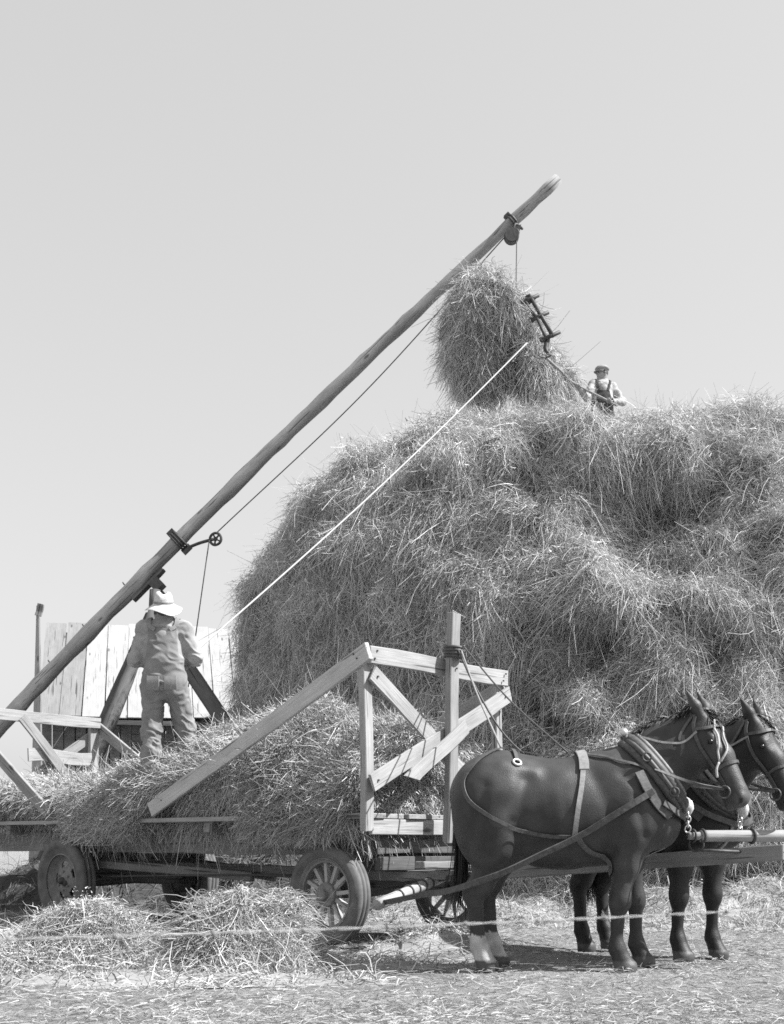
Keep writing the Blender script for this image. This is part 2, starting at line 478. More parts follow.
def grid_faces(nu, nv, wrap=False):
    i = np.arange(nu if wrap else nu - 1)[:, None]; j = np.arange(nv - 1)[None]
    i2 = (i + 1) % nu
    return np.stack([i * nv + j + 0 * i, i2 * nv + j, i2 * nv + j + 1, i * nv + j + 1], -1).reshape(-1, 4)

def sample(V, Q, n, weight=None):
    A, B, C, Dd = (V[Q[:, k]] for k in range(4))
    N = np.cross(C - A, Dd - B); ar = np.linalg.norm(N, axis=1) * 0.5; N = unit(N)
    w = ar * (weight((A + C) / 2, N) if weight else 1)
    pick = rng.choice(len(Q), n, p=w / w.sum())
    u, v = rng.random((2, n, 1))
    P = (A[pick] * (1 - u) + B[pick] * u) * (1 - v) + (Dd[pick] * (1 - u) + C[pick] * u) * v
    return P, N[pick]

def hay_mesh(name, base, layers, base_tone=0.34):
    Vs, Qs, Ts = [base[0]], [base[1]], [np.full(len(base[0]), base_tone)]
    o = len(base[0])
    for V, Q, T in layers:
        Vs.append(V); Qs.append(Q + o); Ts.append(T); o += len(V)
    return mesh_np(name, np.vstack(Vs), np.vstack(Qs), tone=np.concatenate(Ts))

def vnorm(V, Q):
    N = np.zeros_like(V); f = np.cross(V[Q[:, 2]] - V[Q[:, 0]], V[Q[:, 3]] - V[Q[:, 1]])
    for k in range(4): np.add.at(N, Q[:, k], f)
    return unit(N)

def inset(V, Q, d):
    """the packed core of a hay mass, lying under its outer stalks"""
    return V - vnorm(V, Q) * d, Q

def tufts(V, Q, n, per, spread, L, W, dirf, weight=None, lift=0.1, jit=0.35, K=3, droop=0.25, curl=0.25, sink=0.06, tl=0.26, th=0.62, depth=0.0, cull=None):
    """tufts of strands: each tuft has one lie, its strands stray from it"""
    P, N = sample(V, Q, n, weight)
    D0 = dirf(P, N)
    J0 = jit(P) if callable(jit) else np.full(n, jit)
    tl_ = rng.uniform(0.6, 1.25, n)
    P = np.repeat(P, per, 0); N = np.repeat(N, per, 0); D = np.repeat(D0, per, 0); J = np.repeat(J0, per)
    m = len(P)
    off = rng.normal(0, spread, (m, 3)); off -= N * np.sum(off * N, 1, keepdims=True)
    P = P + off - N * sink + N * (np.abs(rng.normal(0, 0.04, m)))[:, None] - N * (depth * rng.random(m))[:, None]
    D = unit(D + rng.normal(0, 1, (m, 3)) * J[:, None] + N * lift)
    Ls = L * np.repeat(tl_, per) * rng.uniform(0.35, 1.3, m)
    Ws = W * np.clip(rng.lognormal(-0.08, 0.4, m), 0.4, 1.6)
    tt = np.repeat(rng.normal(1, 0.12, n), per)
    Vr, Qr = ribbons(P, D, Ls, Ws, droop, curl, K)
    nvp = 2 * (K + 1)
    T = strand_tone(m, K, tl, th) * np.repeat(tt, nvp)
    if cull is not None:
        ok = cull(Vr.reshape(m, nvp, 3)); mm = int(ok.sum())
        Vr = Vr.reshape(m, nvp, 3)[ok].reshape(-1, 3); T = T.reshape(m, nvp)[ok].ravel()
        Qr = Qr[:mm * K]
    return Vr, Qr, T

# ================================================================== SETTING
g1 = np.linspace(-1, 1, 241)
gx = np.sign(g1) * (np.abs(g1) * 14 + np.abs(g1) ** 8 * 1200)
GX, GY = np.meshgrid(gx, gx + 8, indexing='ij')
GZ = 0.035 * fbm(np.stack([GX * 0.9, GY * 0.9, 0 * GX], -1), 5, 3) * np.exp(-((GX / 30) ** 2 + ((GY - 8) / 30) ** 2))
GZ += 0.012 * fbm(np.stack([GX * 5, GY * 5, 0 * GX], -1), 6, 2) * np.exp(-((GX / 12) ** 2 + ((GY - 8) / 12) ** 2))
GZ -= 0.02
ground = link('ground', mesh_np('ground', np.stack([GX, GY, GZ], -1).reshape(-1, 3), grid_faces(241, 241)[:, ::1], smooth=True), M['ground'])
props(ground, 'dusty stackyard ground strewn with straw', 'ground', kind='structure')
def gz(x, y):
    return 0.035 * fbm(np.stack([np.asarray(x) * 0.9, np.asarray(y) * 0.9, 0 * np.asarray(x)], -1), 5, 3) - 0.02

# ================================================================== HAYSTACK
SC = np.array([3.5, 21.4]); SA, SB = 6.35, 6.1
SUN = unit(np.array([0.65, -0.12, 0.74]))
def stack_surface():
    nu, nv = 420, 150
    pz = np.array([-0.05, 0.5, 1.5, 3.0, 4.5, 5.5, 6.25, 6.85, 7.25, 7.5, 7.62, 7.68, 7.68])
    pr = np.array([1.00, 0.99, 0.985, 0.99, 0.975, 0.945, 0.90, 0.845, 0.77, 0.66, 0.48, 0.2, 0.0])
    d = np.concatenate([[0], np.cumsum(np.hypot(np.diff(pz), np.diff(pr * 6)))]); t = np.linspace(0, d[-1], nv)
    z = np.interp(t, d, pz); r = np.interp(t, d, pr)
    for _ in range(6): z[1:-1] = (z[:-2] + z[2:] + 2 * z[1:-1]) / 4; r[1:-1] = (r[:-2] + r[2:] + 2 * r[1:-1]) / 4
    th = np.linspace(0, 2 * np.pi, nu, endpoint=False)
    ct, st_ = np.cos(th), np.sin(th)
    e = 0.88
    cx, sy = np.sign(ct) * np.abs(ct) ** e, np.sign(st_) * np.abs(st_) ** e
    X = SC[0] + SA * r[None] * cx[:, None]; Y = SC[1] + SB * r[None] * sy[:, None]; Z = np.broadcast_to(z[None], X.shape)
    P = np.stack([X, Y, Z], -1)
    dn = np.gradient(P, axis=0); dt = np.gradient(P, axis=1)
    N = unit(np.cross(dn, dt)); N[:, -1] = [0, 0, 1]
    front = np.clip((P[..., 0] - 0.0) / 2.0, 0.35, 1)
    q = P * np.array([0.5, 0.5, 1.1])
    led = fbm(q + 3.3, 11, 3) * 0.42 + fbm(P * np.array([1.1, 1.1, 1.9]), 23, 3) * 0.42 * front + fbm(P * 3.0, 31, 2) * 0.15 + fbm(P * 6.5, 35, 2) * 0.06
    # the slumped hollow under an overhanging lip on the sunny face, and rolls of hay around it
    def gauss(c, r): return np.exp(-np.sum(((P - c) / r) ** 2, -1))
    led = led - 1.1 * gauss(at(645, 518, 16.2), (0.75, 1.6, 0.7)) + 0.55 * gauss(at(610, 455, 16.6), (1.4, 1.5, 0.32))
    led = led + 0.4 * gauss(at(560, 560, 16), (1.1, 1.6, 0.7)) - 0.35 * gauss(at(600, 650, 15.6), (0.8, 1.4, 0.4)) + 0.35 * gauss(at(640, 760, 15.4), (2.2, 1.5, 1.0))
    led = led + 0.35 * gauss(at(470, 420, 18.2), (0.8, 1.0, 0.5)) - 0.35 * gauss(at(390, 425, 18.5), (0.35, 1.2, 0.4))
    led = led - 0.4 * gauss(at(520, 640, 16), (0.45, 1.2, 1.2))
    led = led - 0.55 * front * np.exp(-(fbm(P * np.array([0.62, 0.62, 0.9]) + 1.7, 77, 2) / 0.07) ** 2) - 0.2 * front * np.exp(-(fbm(P * np.array([1.3, 1.3, 1.9]) + 5.1, 79, 2) / 0.09) ** 2)
    led = led - 0.42 * gauss(np.array([3.4, 17.4, 7.3]), (0.8, 1.8, 0.7)) + 0.35 * gauss(np.array([1.0, 18.2, 7.2]), (0.7, 1.3, 0.5))
    led = led * np.clip((7.68 - P[..., 2]) / 0.5, 0.5, 1)
    P = P + N * led[..., None]
    P[:, -1] = P[:, -1].mean(0)
    return P.reshape(-1, 3), grid_faces(nu, nv, True)
SV, SQ = stack_surface()
def vis(P, N):
    v = np.array([0, 0, 0.9]) - P; f = np.sum(unit(v) * N, 1)
    w = np.clip(f + 0.25, 0, 1) * 1.2 + 0.06
    w = w * np.where(np.abs(P[:, 0] - 3) < 6.6, 1.0, 0.35)
    return w + np.where((P[:, 2] > 6.9) & (P[:, 1] < 22), 0.5, 0)
def stack_dir(P, N):
    z = np.array([0, 0, 1.0]); h = unit(np.cross(np.broadcast_to(z, N.shape), N) + 1e-4)
    v = np.cross(h, N); v = np.where(v[:, 2:3] > 0, -v, v)
    shade = np.clip((1.6 - P[:, 0]) / 1.6, 0, 1)
    ang = fbm(P * 0.55, 41, 2) * 4.2 + rng.normal(0, 0.55, len(P))
    ang_s = rng.normal(0.25, 0.30, len(P)) + fbm(P * 0.8, 43, 2) * 0.8
    a = ang * (1 - shade) + ang_s * shade
    return unit(v * np.cos(a)[:, None] + h * np.sin(a)[:, None] + N * 0.02)
zc_ = lambda S: S[..., 2].max(1) < 8.0
jit_s = lambda P: 0.30 + 0.28 * np.clip((P[:, 0] - 0.2) / 2.0, 0, 1)
lay = [tufts(SV, SQ, 17500, 18, 0.12, 0.29, 0.0064, stack_dir, vis, lift=0.04, jit=jit_s, droop=0.3, curl=0.7, tl=0.26, th=0.72, depth=0.16, cull=zc_),
       tufts(SV, SQ, 85000, 3, 0.12, 0.21, 0.0062, stack_dir, vis, lift=0.10, jit=0.6, droop=0.4, curl=1.0, tl=0.26, th=0.74, depth=0.10, cull=zc_),
       tufts(SV, SQ, 3000, 9, 0.08, 0.42, 0.0075, stack_dir, vis, lift=0.15, jit=0.35, droop=0.9, curl=0.5, tl=0.3, th=0.72, cull=lambda S: S[..., 2].max(1) < 8.0),
       tufts(SV, SQ, 34000, 2, 0.10, 0.05, 0.014, stack_dir, vis, lift=0.4, jit=0.9, droop=0.2, curl=0.6, K=2, tl=0.26, th=0.68, depth=0.05, sink=-0.01)]
hs = link('haystack', hay_mesh('haystack', inset(SV, SQ, 0.13), lay, 0.30), M['hay'])
props(hs, 'huge rounded haystack towering behind the wagon and horses', 'haystack')

# ================================================================== DERRICK
PIV = at(157, 588, 20.3); TIP = at(558, 179, 19.9); TAIL = at(-46, 776, 20.6)
der = empty('hay_derrick', tuple(at(157, 588, 20.3) * [1, 1, 0]), 'tall hay derrick with long slanting log boom on a pole tripod behind the wagon', 'derrick')
U_ = unit(TIP - TAIL)
boom = pole('boom', TAIL, TIP, 0.145, 0.092, M['log'], der, n=60, bend=0.17, sides=20, irr=0.28, seed=9)
APEX = at(153, 620, 20.2)
def boom_pt(px):
    f = (px + 46) / (558 + 46.0)
    up_ = np.array([0, 0, 1.0]); up_ = unit(up_ - U_ * (up_ @ U_))
    return TAIL + (TIP - TAIL) * f + up_ * 0.17 * math.sin(math.pi * f)
pole('mast', APEX + [0, 0, -0.5], at(155, 590, 20.25), 0.11, 0.10, M['wood_dark'], der, n=6, seed=4)
pole('leg', APEX + [0.06, -0.12, 0.15], at(38, 903, 17.4), 0.105, 0.12, M['wood_dark'], der, seed=5)
pole('leg', APEX + [-0.04, 0.1, 0.1], at(30, 889, 22.0), 0.12, 0.13, M['wood_dark'], der, seed=6)
pole('leg', APEX + [0.0, -0.02, 0.1], at(346, 907, 16.1), 0.12, 0.13, M['wood_dark'], der, seed=7)
# bolster block under the boom at the pivot
bp = boom_pt(150) - np.array([0, 0.02, 0.0])
ax = U_; dn = unit(np.cross(ax, [0, 1, 0])); dn = dn if dn[2] < 0 else -dn
plank('pivot_block', boom_pt(137) + dn * 0.155, boom_pt(168) + dn * 0.15, 0.22, 0.06, M['wood_dark'], der, wide=(0, 1, 0))
put('pivot_bracket', [box_np(boom_pt(157) + dn * 0.27, ax * 0.10, np.array([0, 0.13, 0]), dn * 0.10),
                      box_np(boom_pt(157) + dn * 0.44 - ax * 0.03, ax * 0.03, np.array([0, 0.05, 0]), dn * 0.08)], M['iron'], der, smooth=False)
# strap with the lower pulley
def pulley(c, axis, R, parent, up, spokes=True):
    axis = unit(axis)
    pr = [torus_np(c, axis, R, 0.024, 28, 8), torus_np(c, axis, R * 0.2, 0.022, 14, 6)]
    a = unit(np.cross(axis, [0.2, 0.1, 0.97])); b = np.cross(axis, a)
    for k in range(5):
        t = k * 2 * np.pi / 5 + 0.3; dd = a * np.cos(t) + b * np.sin(t)
        pr.append(box_np(c + dd * R * 0.6, dd * R * 0.36, np.cross(axis, dd) * 0.013, axis * 0.012))
    return pr
bs = boom_pt(190)
st = put('iron_strap', [torus_np(bs + ax * k, ax, 0.17, 0.025, 22, 6) for k in (-0.05, 0.0, 0.055)] + [box_np(bs - dn * 0.19, ax * 0.07, [0, 0.05, 0], dn * 0.05), box_np(bs + dn * 0.2, ax * 0.09, [0, 0.04, 0], dn * 0.05)], M['iron'], der, smooth=False)
pc = at(215.5, 539, 20.2)
lp = put('pulley', pulley(pc, (0.25, 1, 0), 0.105, der, dn), M['iron'], der, smooth=False)
tube('pulley_link', [bs + dn * 0.18, (bs + dn * 0.18) * 0.5 + pc * 0.5 + [0, 0, 0.02], pc - unit(pc - bs) * 0.02], 0.028, M['iron'], der, n=8, sides=6)
for px in (140, 98, 62):
    b_ = boom_pt(px) - dn * 0.15
    tube('spike', [b_, b_ - dn * 0.055 + ax * 0.01], [0.014, 0.010], M['iron'], der, sides=6)
# block at the tip
bt = boom_pt(515)
put('iron_strap', [torus_np(bt + ax * k, ax, 0.115, 0.018, 18, 6) for k in (-0.03, 0.02)] + [box_np(bt - dn * 0.13, ax * 0.05, [0, 0.04, 0], dn * 0.03)], M['iron'], der, smooth=False)
tc_ = at(511.5, 236, 19.8)
V, Q, T = lathe_np([(0.0, -0.07), (0.115, -0.07), (0.13, -0.055), (0.13, 0.055), (0.115, 0.07), (0.0, 0.07)], 22)
V[:, 1] = np.where(V[:, 1] > 0.04, 0.04 + (V[:, 1] - 0.04) * 0.75, V[:, 1])
V = V[:, [0, 2, 1]]; V[:, 2] *= 1.05; V[:, 0] += 0.35 * np.maximum(V[:, 2], 0)
put('block', [(V + tc_, Q[:, ::-1], None), box_np(tc_ + [0.10, 0, 0.10], [0.05, 0, 0.02], [0, 0.06, 0], [0.01, 0, 0.05])], M['iron'], der, smooth=False)
tube('block_hook', [bt + dn * 0.08, bt + dn * 0.18 + [0.05, 0, 0], tc_ + [0.06, 0, 0.2], tc_ + [0.03, 0, 0.10]], 0.022, M['iron'], der, n=12, sides=6)

# haul rope: fork -> tip block -> lower pulley -> down behind the wagon
FK = at(516, 296, 19.25)
hr = [FK, tc_ + [0.09, 0, -0.02]]
V1 = tube_np(np.linspace(hr[0], hr[1], 8), 0.0105, 6)
V2 = tube_np(spline([tc_ + [-0.10, 0, 0.0], (tc_ + pc) * 0.5 + [0, 0, -0.10], pc + [0.02, 0, 0.11]], 30), 0.0105, 6)
arc = [pc + 0.115 * np.array([math.cos(a), 0, math.sin(a)]) for a in np.linspace(1.2, -2.9, 14)]
V3 = tube_np(np.array(arc), 0.0105, 6)
V4 = tube_np(np.linspace(pc + [-0.11, 0, -0.02], at(160, 886, 21.5) , 10), 0.0105, 6)
props(put('haul_rope', [V1, V2, V3, V4], M['rope_dark']), 'thin dark hauling rope running under the derrick boom through its two pulleys', 'rope')

# ================================================================== SLING LOAD of hay
def blob(c, r, seed, nu=90, nv=50, amp=0.16, shape=None):
    th = np.linspace(0, 2 * np.pi, nu, endpoint=False); ph = np.linspace(-np.pi / 2, np.pi / 2, nv)
    T, Pn = np.meshgrid(th, ph, indexing='ij')
    D = np.stack([np.cos(Pn) * np.cos(T), np.cos(Pn) * np.sin(T), np.sin(Pn)], -1)
    R = 1 + amp * fbm(D * 1.8 + seed, seed, 3) + amp * 0.6 * fbm(D * 5 + seed, seed + 5, 2)
    P = D * R[..., None] * np.array(r)
    if shape: P = shape(P)
    return (P + c).reshape(-1, 3), grid_faces(nu, nv, True)
def hang(P, N):
    return unit(np.array([0, 0, -1.0]) + N * 0.15 + rng.normal(0, 0.35, P.shape))
def hangt(P, N):
    return unit(np.cross(N, rng.normal(size=N.shape)) + N * 0.15)
lay = []; cores = []
for k, (px, py, Y, r, lean, nb) in enumerate(((472, 331, 19.15, (0.40, 0.55, 0.86), 0.10, 330), (490, 307, 19.0, (0.48, 0.60, 0.42), -0.1, 190), (526, 345, 19.25, (0.40, 0.55, 0.78), -0.42, 260),
                                              (547, 377, 19.85, (0.42, 0.45, 0.34), -0.2, 120), (492, 365, 19.3, (0.45, 0.5, 0.5), 0.0, 110), (505, 330, 19.5, (0.45, 0.4, 0.66), 0.0, 90))):
    BV, BQ = blob(np.zeros(3), r, 4 + k * 3, 70, 40, amp=0.42)
    BV[:, 0] += lean * BV[:, 2]; BV[:, 0] += 0.10 * fbm(BV * 3 + k, k, 3); BV = BV + at(px, py, Y)
    cores.append(inset(BV, BQ, 0.06) + (None,))
    lay += [tufts(BV, BQ, nb, 20, 0.08, 0.30, 0.0085, hang, None, lift=0.02, jit=0.32, droop=0.3, curl=0.6, depth=0.09, tl=0.26, th=0.66),
            tufts(BV, BQ, nb * 9, 3, 0.07, 0.20, 0.0080, hangt, None, lift=0.06, jit=0.4, droop=0.6, curl=0.9, depth=0.05, tl=0.26, th=0.68),
            tufts(BV, BQ, nb // 3, 5, 0.05, 0.45, 0.0075, hang, lambda P, N: np.clip(-N[:, 2] + 0.15, 0.02, 1), lift=0.0, jit=0.2, droop=0.3, curl=0.4, depth=0.02)]
cV, cQ, _ = join(cores)
props(link('hay_bundle', hay_mesh('hay_bundle', (cV, cQ), lay, 0.28), M['hay']), 'big shaggy forkful of hay hanging from the derrick over the stack top', 'hay')

# the hay fork that grips it
fk = empty('hay_fork', tuple(at(535, 315, 19.0)), 'dark iron hay fork frame sticking out of the hanging hay', 'hay fork')
p_a, p_b = at(529, 297, 18.6), at(552, 337, 18.35)
fx = unit(p_b - p_a); fn = np.array([0.0, -1, 0]); fs = np.cross(fx, fn)
def fpt(f, s, o=0): return p_a + (p_b - p_a) * f + fs * s + fn * o
put('frame', [tube_np([fpt(0, -0.02), fpt(1, -0.02)], 0.032, 6), tube_np([fpt(0.0, 0.10), fpt(0.45, 0.07)], 0.025, 6), tube_np([fpt(0.5, 0.06), fpt(1.0, 0.10)], 0.025, 6)], M['iron'], fk)
for f in (0.05, 0.48, 0.97):
    put('cross_bar', [tube_np([fpt(f, -0.16), fpt(f, 0.16)], 0.032, 6), (torus_np(fpt(f, 0.16), fn, 0.035, 0.018, 10, 6))], M['iron'], fk)
for k in range(4):
    s = -0.15 + 0.1 * k
    tube('tine', [fpt(0.05, s), fpt(0.05, s) + [-0.35, 0.25, -0.25], fpt(0.05, s) + [-0.55, 0.35, -0.9], fpt(0.05, s) + [-0.45, 0.2, -1.3]], [0.02, 0.02, 0.016, 0.008], M['iron'], fk, n=14, sides=6)
tube('hanger', [FK, FK + [0.0, -0.12, -0.12], p_a + [0.02, 0, 0.03]], 0.025, M['iron'], fk, n=8, sides=6)
tube('trigger', [at(549, 336, 18.4), at(546, 350, 18.35), at(548, 353, 18.3)], [0.03, 0.05, 0.02], M['iron'], fk, n=8, sides=6)

# ================================================================== SHED
e1 = np.array([math.cos(0.21), math.sin(0.21), 0]); e2 = np.array([-math.sin(0.21), math.cos(0.21), 0])
EV = at(37, 716, 24.0); RUN, RISE = 2.5, 2.42
shed = empty('shed', tuple(EV * [1, 1, 0]), 'low board shed with a pale bleached plank roof behind the derrick legs', 'shed')
r2 = np.random.default_rng(5)
def shed_boards(name, i0, i1, mat):
    pr = []
    for i in range(i0, i1):
        x0 = i * 0.46; wd = 0.46 - r2.uniform(0.004, 0.022)
        tl = r2.uniform(-0.06, 0.06); l0 = r2.uniform(-0.04, 0.05); l1 = r2.uniform(-0.05, 0.05)
        up = unit(e2 * RUN + np.array([0, 0, RISE])); nrm = np.cross(e1, up)
        Ls = math.hypot(RUN, RISE)
        c = EV + e1 * (x0 + wd / 2) + up * (Ls / 2 + (l1 + l0) / 2) + nrm * (0.012 * (i % 2) + r2.uniform(0, 0.008))
        pr.append(box_np(c, (e1 + up * 0) * wd / 2, up * (Ls + l1 - l0) / 2 + e1 * tl * 0.3, nrm * 0.014))
    V, Q, T = join(pr)
    # grain along the board: the mesh's own X runs up the slope
    Mx, L = frame(EV, EV + up, e1)
    Vl = (V - EV) @ np.array([[Mx[r][c] for c in range(3)] for r in range(3)])
    return link(name, mesh_np(name, Vl, Q), mat, shed, Mx)
o = shed_boards('roof', 2, 24, M['roofboard'])
o2 = shed_boards('roof', 0, 2, M['roofold']); o2['label'] = 'older grey roof boards at the ragged end'
up = unit(e2 * RUN + np.array([0, 0, RISE])); nrm = np.cross(e1, up)
put('rafter', [box_np(EV + e1 * x + up * 1.74 - nrm * 0.09, e1 * 0.03, up * 1.72, nrm * 0.06) for x in np.arange(0.1, 11, 1.1)], M['wood_dark'], shed, smooth=False)
pr = []
for i in range(46):
    x0 = 0.05 + i * 0.235
    h = EV[2] - 0.12 + r2.uniform(-0.03, 0.02)
    if i in (7, 8, 9, 20, 21, 22, 23): 
        pr.append(box_np(np.array([EV[0], EV[1], 0]) + e1 * (x0 + 0.11) + e2 * 0.35 + [0, 0, h - 0.35], e1 * 0.112, e2 * 0.012, [0, 0, 0.35])); continue
    pr.append(box_np(np.array([EV[0], EV[1], 0]) + e1 * (x0 + 0.11) + e2 * (0.35 + r2.uniform(0, 0.015)) + [0, 0, h / 2], e1 * r2.uniform(0.098, 0.113), e2 * 0.012, [0, 0, h / 2]))
put('wall', pr, M['wood_mid'], shed, smooth=False)
gb = np.array([EV[0], EV[1], 0])
put('wall', [box_np(gb + e1 * 0.06 + e2 * (0.5 + 0.25 * i) + [0, 0, (EV[2] + (0.15 + 0.25 * i) * RISE / RUN - 0.15) / 2], e2 * 0.118, e1 * 0.012, [0, 0, (EV[2] + (0.15 + 0.25 * i) * RISE / RUN - 0.15) / 2]) for i in range(9)]
    + [box_np(gb + e1 * 5.5 + e2 * 2.75 + [0, 0, 2.9], e1 * 5.4, e2 * 0.02, [0, 0, 2.9])], M['wood_mid'], shed, smooth=False)
plank('eave_board', EV + e1 * 0.0 - [0, 0.03, 0.10], EV + e1 * 11 - [0, 0.03, 0.10], 0.10, 0.04, M['wood_dark'], shed)
q0 = at(36, 800, 23.4); q0[2] = 0
plank('corner_post', q0, np.array([at(38, 800, 23.4)[0], 23.4, at(40, 606, 23.4)[2]]), 0.30, 0.09, M['wood_mid'], shed, wide=(1, 0, 0), taper=0.16, segs=10, warp=0.02)
plank('post_cleat', at(38, 616, 23.3), at(41, 604, 23.3), 0.13, 0.06, M['wood_mid'], shed, wide=(1, 0, 0))

# ================================================================== WAGON
WA = np.array([-0.245, 9.746, 0.0]); wu = np.array([0.672, 0.7405, 0]); wd = np.array([-0.7405, 0.672, 0]); UP = np.array([0, 0, 1.0])
def pt(l, w, z): return WA + wd * l + wu * w + UP * z
LB, WB, ZB = 6.9, 1.93, 1.155
wag = empty('hay_wagon', tuple(pt(3.2, 0.95, 0)), 'long flat rack hay wagon on motor truck wheels with plank gates at both ends', 'wagon')
# bed boards run along the wagon
for i in range(7):
    w0 = 0.0 + i * (WB / 7)
    plank('bed_board', pt(-0.02 + 0.03 * (i % 2), w0 + WB / 14, ZB - 0.022), pt(LB, w0 + WB / 14, ZB - 0.022), WB / 7 - 0.012, 0.044, M['wood_pale'] if i == 0 else M['wood'], wag, wide=wu)
for l in (0.9, 2.15, 3.4, 4.65, 5.9):
    plank('cross_beam', pt(l, 0.04, ZB - 0.10), pt(l, WB - 0.04, ZB - 0.10), 0.11, 0.09, M['wood_mid'], wag)
plank('front_board', pt(0.03, 0.12, ZB - 0.115), pt(0.03, WB - 0.05, ZB - 0.115), 0.135, 0.05, M['wood_pale'], wag)
for w in (0.36, 1.5):
    plank('sill', pt(0.12, w, 0.905), pt(LB - 0.1, w, 0.905), 0.22, 0.09, M['wood_mid'], wag, segs=12)
# bolsters and axles
for nm, l in (('front', 0.50), ('rear', 4.66)):
    plank('bolster', pt(l - 0.05, 0.30, 0.72), pt(l - 0.05, 1.60, 0.72), 0.14, 0.18, M['wood_dark'], wag)
    plank('bolster', pt(l - 0.2, 0.28, 0.86 - 0.02), pt(l - 0.2, 1.62, 0.86 - 0.02), 0.12, 0.07, M['wood_dark'], wag)
    tube('axle', [pt(l, 0.02, 0.45), pt(l, 0.5, 0.45), pt(l, 0.95, 0.48), pt(l, 1.4, 0.45), pt(l, 1.86, 0.45)], [0.035, 0.05, 0.06, 0.05, 0.035], M['iron'], wag, n=12)
    plank('axle_block', pt(l, 0.28, 0.55), pt(l, 1.62, 0.55), 0.16, 0.12, M['wood_dark'], wag)
plank('bolster', pt(0.10, 0.30, 0.72), pt(0.10, 1.60, 0.72), 0.12, 0.10, M['wood_dark'], wag)
plank('bolster', pt(0.12, 0.28, 0.90), pt(0.12, 1.62, 0.90), 0.20, 0.06, M['wood_dark'], wag)
plank('reach', pt(0.4, 0.95, 0.60), pt(4.8, 0.95, 0.62), 0.12, 0.10, M['wood_mid'], wag)
plank('hound', pt(4.6, 0.30, 0.68), pt(2.3, 0.75, 0.55), 0.10, 0.07, M['wood_mid'], wag)
plank('hound', pt(4.6, 1.60, 0.68), pt(2.3, 1.05, 0.55), 0.10, 0.07, M['wood_mid'], wag)
tube('brake_rod', [pt(4.5, 0.25, 0.52), pt(2.2, 0.3, 0.58), pt(1.0, 0.3, 0.6)], 0.012, M['iron'], wag, n=8, sides=6)
plank('hound', pt(0.5, 0.5, 0.62), pt(-0.55, 0.9, 0.60), 0.09, 0.07, M['wood_mid'], wag)
plank('hound', pt(0.5, 1.4, 0.62), pt(-0.55, 1.0, 0.60), 0.09, 0.07, M['wood_mid'], wag)

# wheels
def wheel_matrix(c, out, steer=0.0, spin=0.0):
    z = unit(out); 
    if steer:
        cs, sn = math.cos(steer), math.sin(steer); z = np.array([z[0] * cs - z[1] * sn, z[0] * sn + z[1] * cs, z[2]])
    x = unit(np.cross(UP, z)); y = np.cross(z, x)
    x2 = x * math.cos(spin) + y * math.sin(spin); y2 = np.cross(z, x2)
    Mx = Matrix.Identity(4)
    for i in range(3): Mx[i][0], Mx[i][1], Mx[i][2], Mx[i][3] = x2[i], y2[i], z[i], c[i]
    return Mx
def tyre_prof(R, w, Ri):
    h = w / 2
    return [(Ri, -h * 0.62), (Ri + 0.03, -h * 0.8), ((R + Ri) / 2, -h), (R - 0.035, -h * 0.92), (R - 0.012, -h * 0.8), (R, -h * 0.6), (R, -h * 0.32), (R - 0.012, -h * 0.28), (R - 0.012, -h * 0.18), (R + 0.002, -h * 0.14), (R + 0.002, h * 0.14), (R - 0.012, h * 0.18), (R - 0.012, h * 0.28), (R, h * 0.32), (R, h * 0.6), (R - 0.012, h * 0.8), (R - 0.035, h * 0.92), ((R + Ri) / 2 + 0.02, h), ((R + Ri) / 2 - 0.01, h * 0.98), ((R + Ri) / 2 - 0.014, h * 0.94), (Ri + 0.03, h * 0.8), (Ri, h * 0.62)]
def spoke_wheel(c, out, spin):
    Mx = wheel_matrix(c, out, 0, spin)
    R, Ri = 0.445, 0.315
    parts = [lathe_np([(0.285, -0.045), (0.30, -0.05), (0.318, -0.07), (0.324, -0.07), (0.324, 0.07), (0.318, 0.072), (0.30, 0.05), (0.285, 0.045), (0.285, -0.045)], 56)]
    wh = put('wheel', parts, M['rim'], wag, smooth=False, Mx=Mx)
    put('tyre', [lathe_np(tyre_prof(R, 0.19, Ri), 72)], M['rubber'], wh, Mx=Mx)
    put('hub', [lathe_np([(0, 0.11), (0.04, 0.11), (0.05, 0.10), (0.05, 0.06), (0.105, 0.055), (0.11, 0.045), (0.11, -0.05), (0.0, -0.06)], 28)], M['rim'], wh, smooth=False, Mx=Mx)
    for k in range(12):
        a = k * 2 * np.pi / 12
        dd = np.array([math.cos(a), math.sin(a), 0])
        p0, p1 = dd * 0.09, dd * 0.293
        S = Mx @ frame(p0, p1, (0, 0, 1))[0]
        L = 0.203
        V = np.array([(L * f, sy * (0.024 - 0.006 * f) , sz * (0.017)) for f in (0, 1) for sy in (-1, 1) for sz in (-1, 1)])
        put('spoke', [(V, np.array([(0, 1, 3, 2), (4, 6, 7, 5), (0, 4, 5, 1), (2, 3, 7, 6), (0, 2, 6, 4), (1, 5, 7, 3)]), None)], M['spoke'], wh, smooth=False, Mx=S)
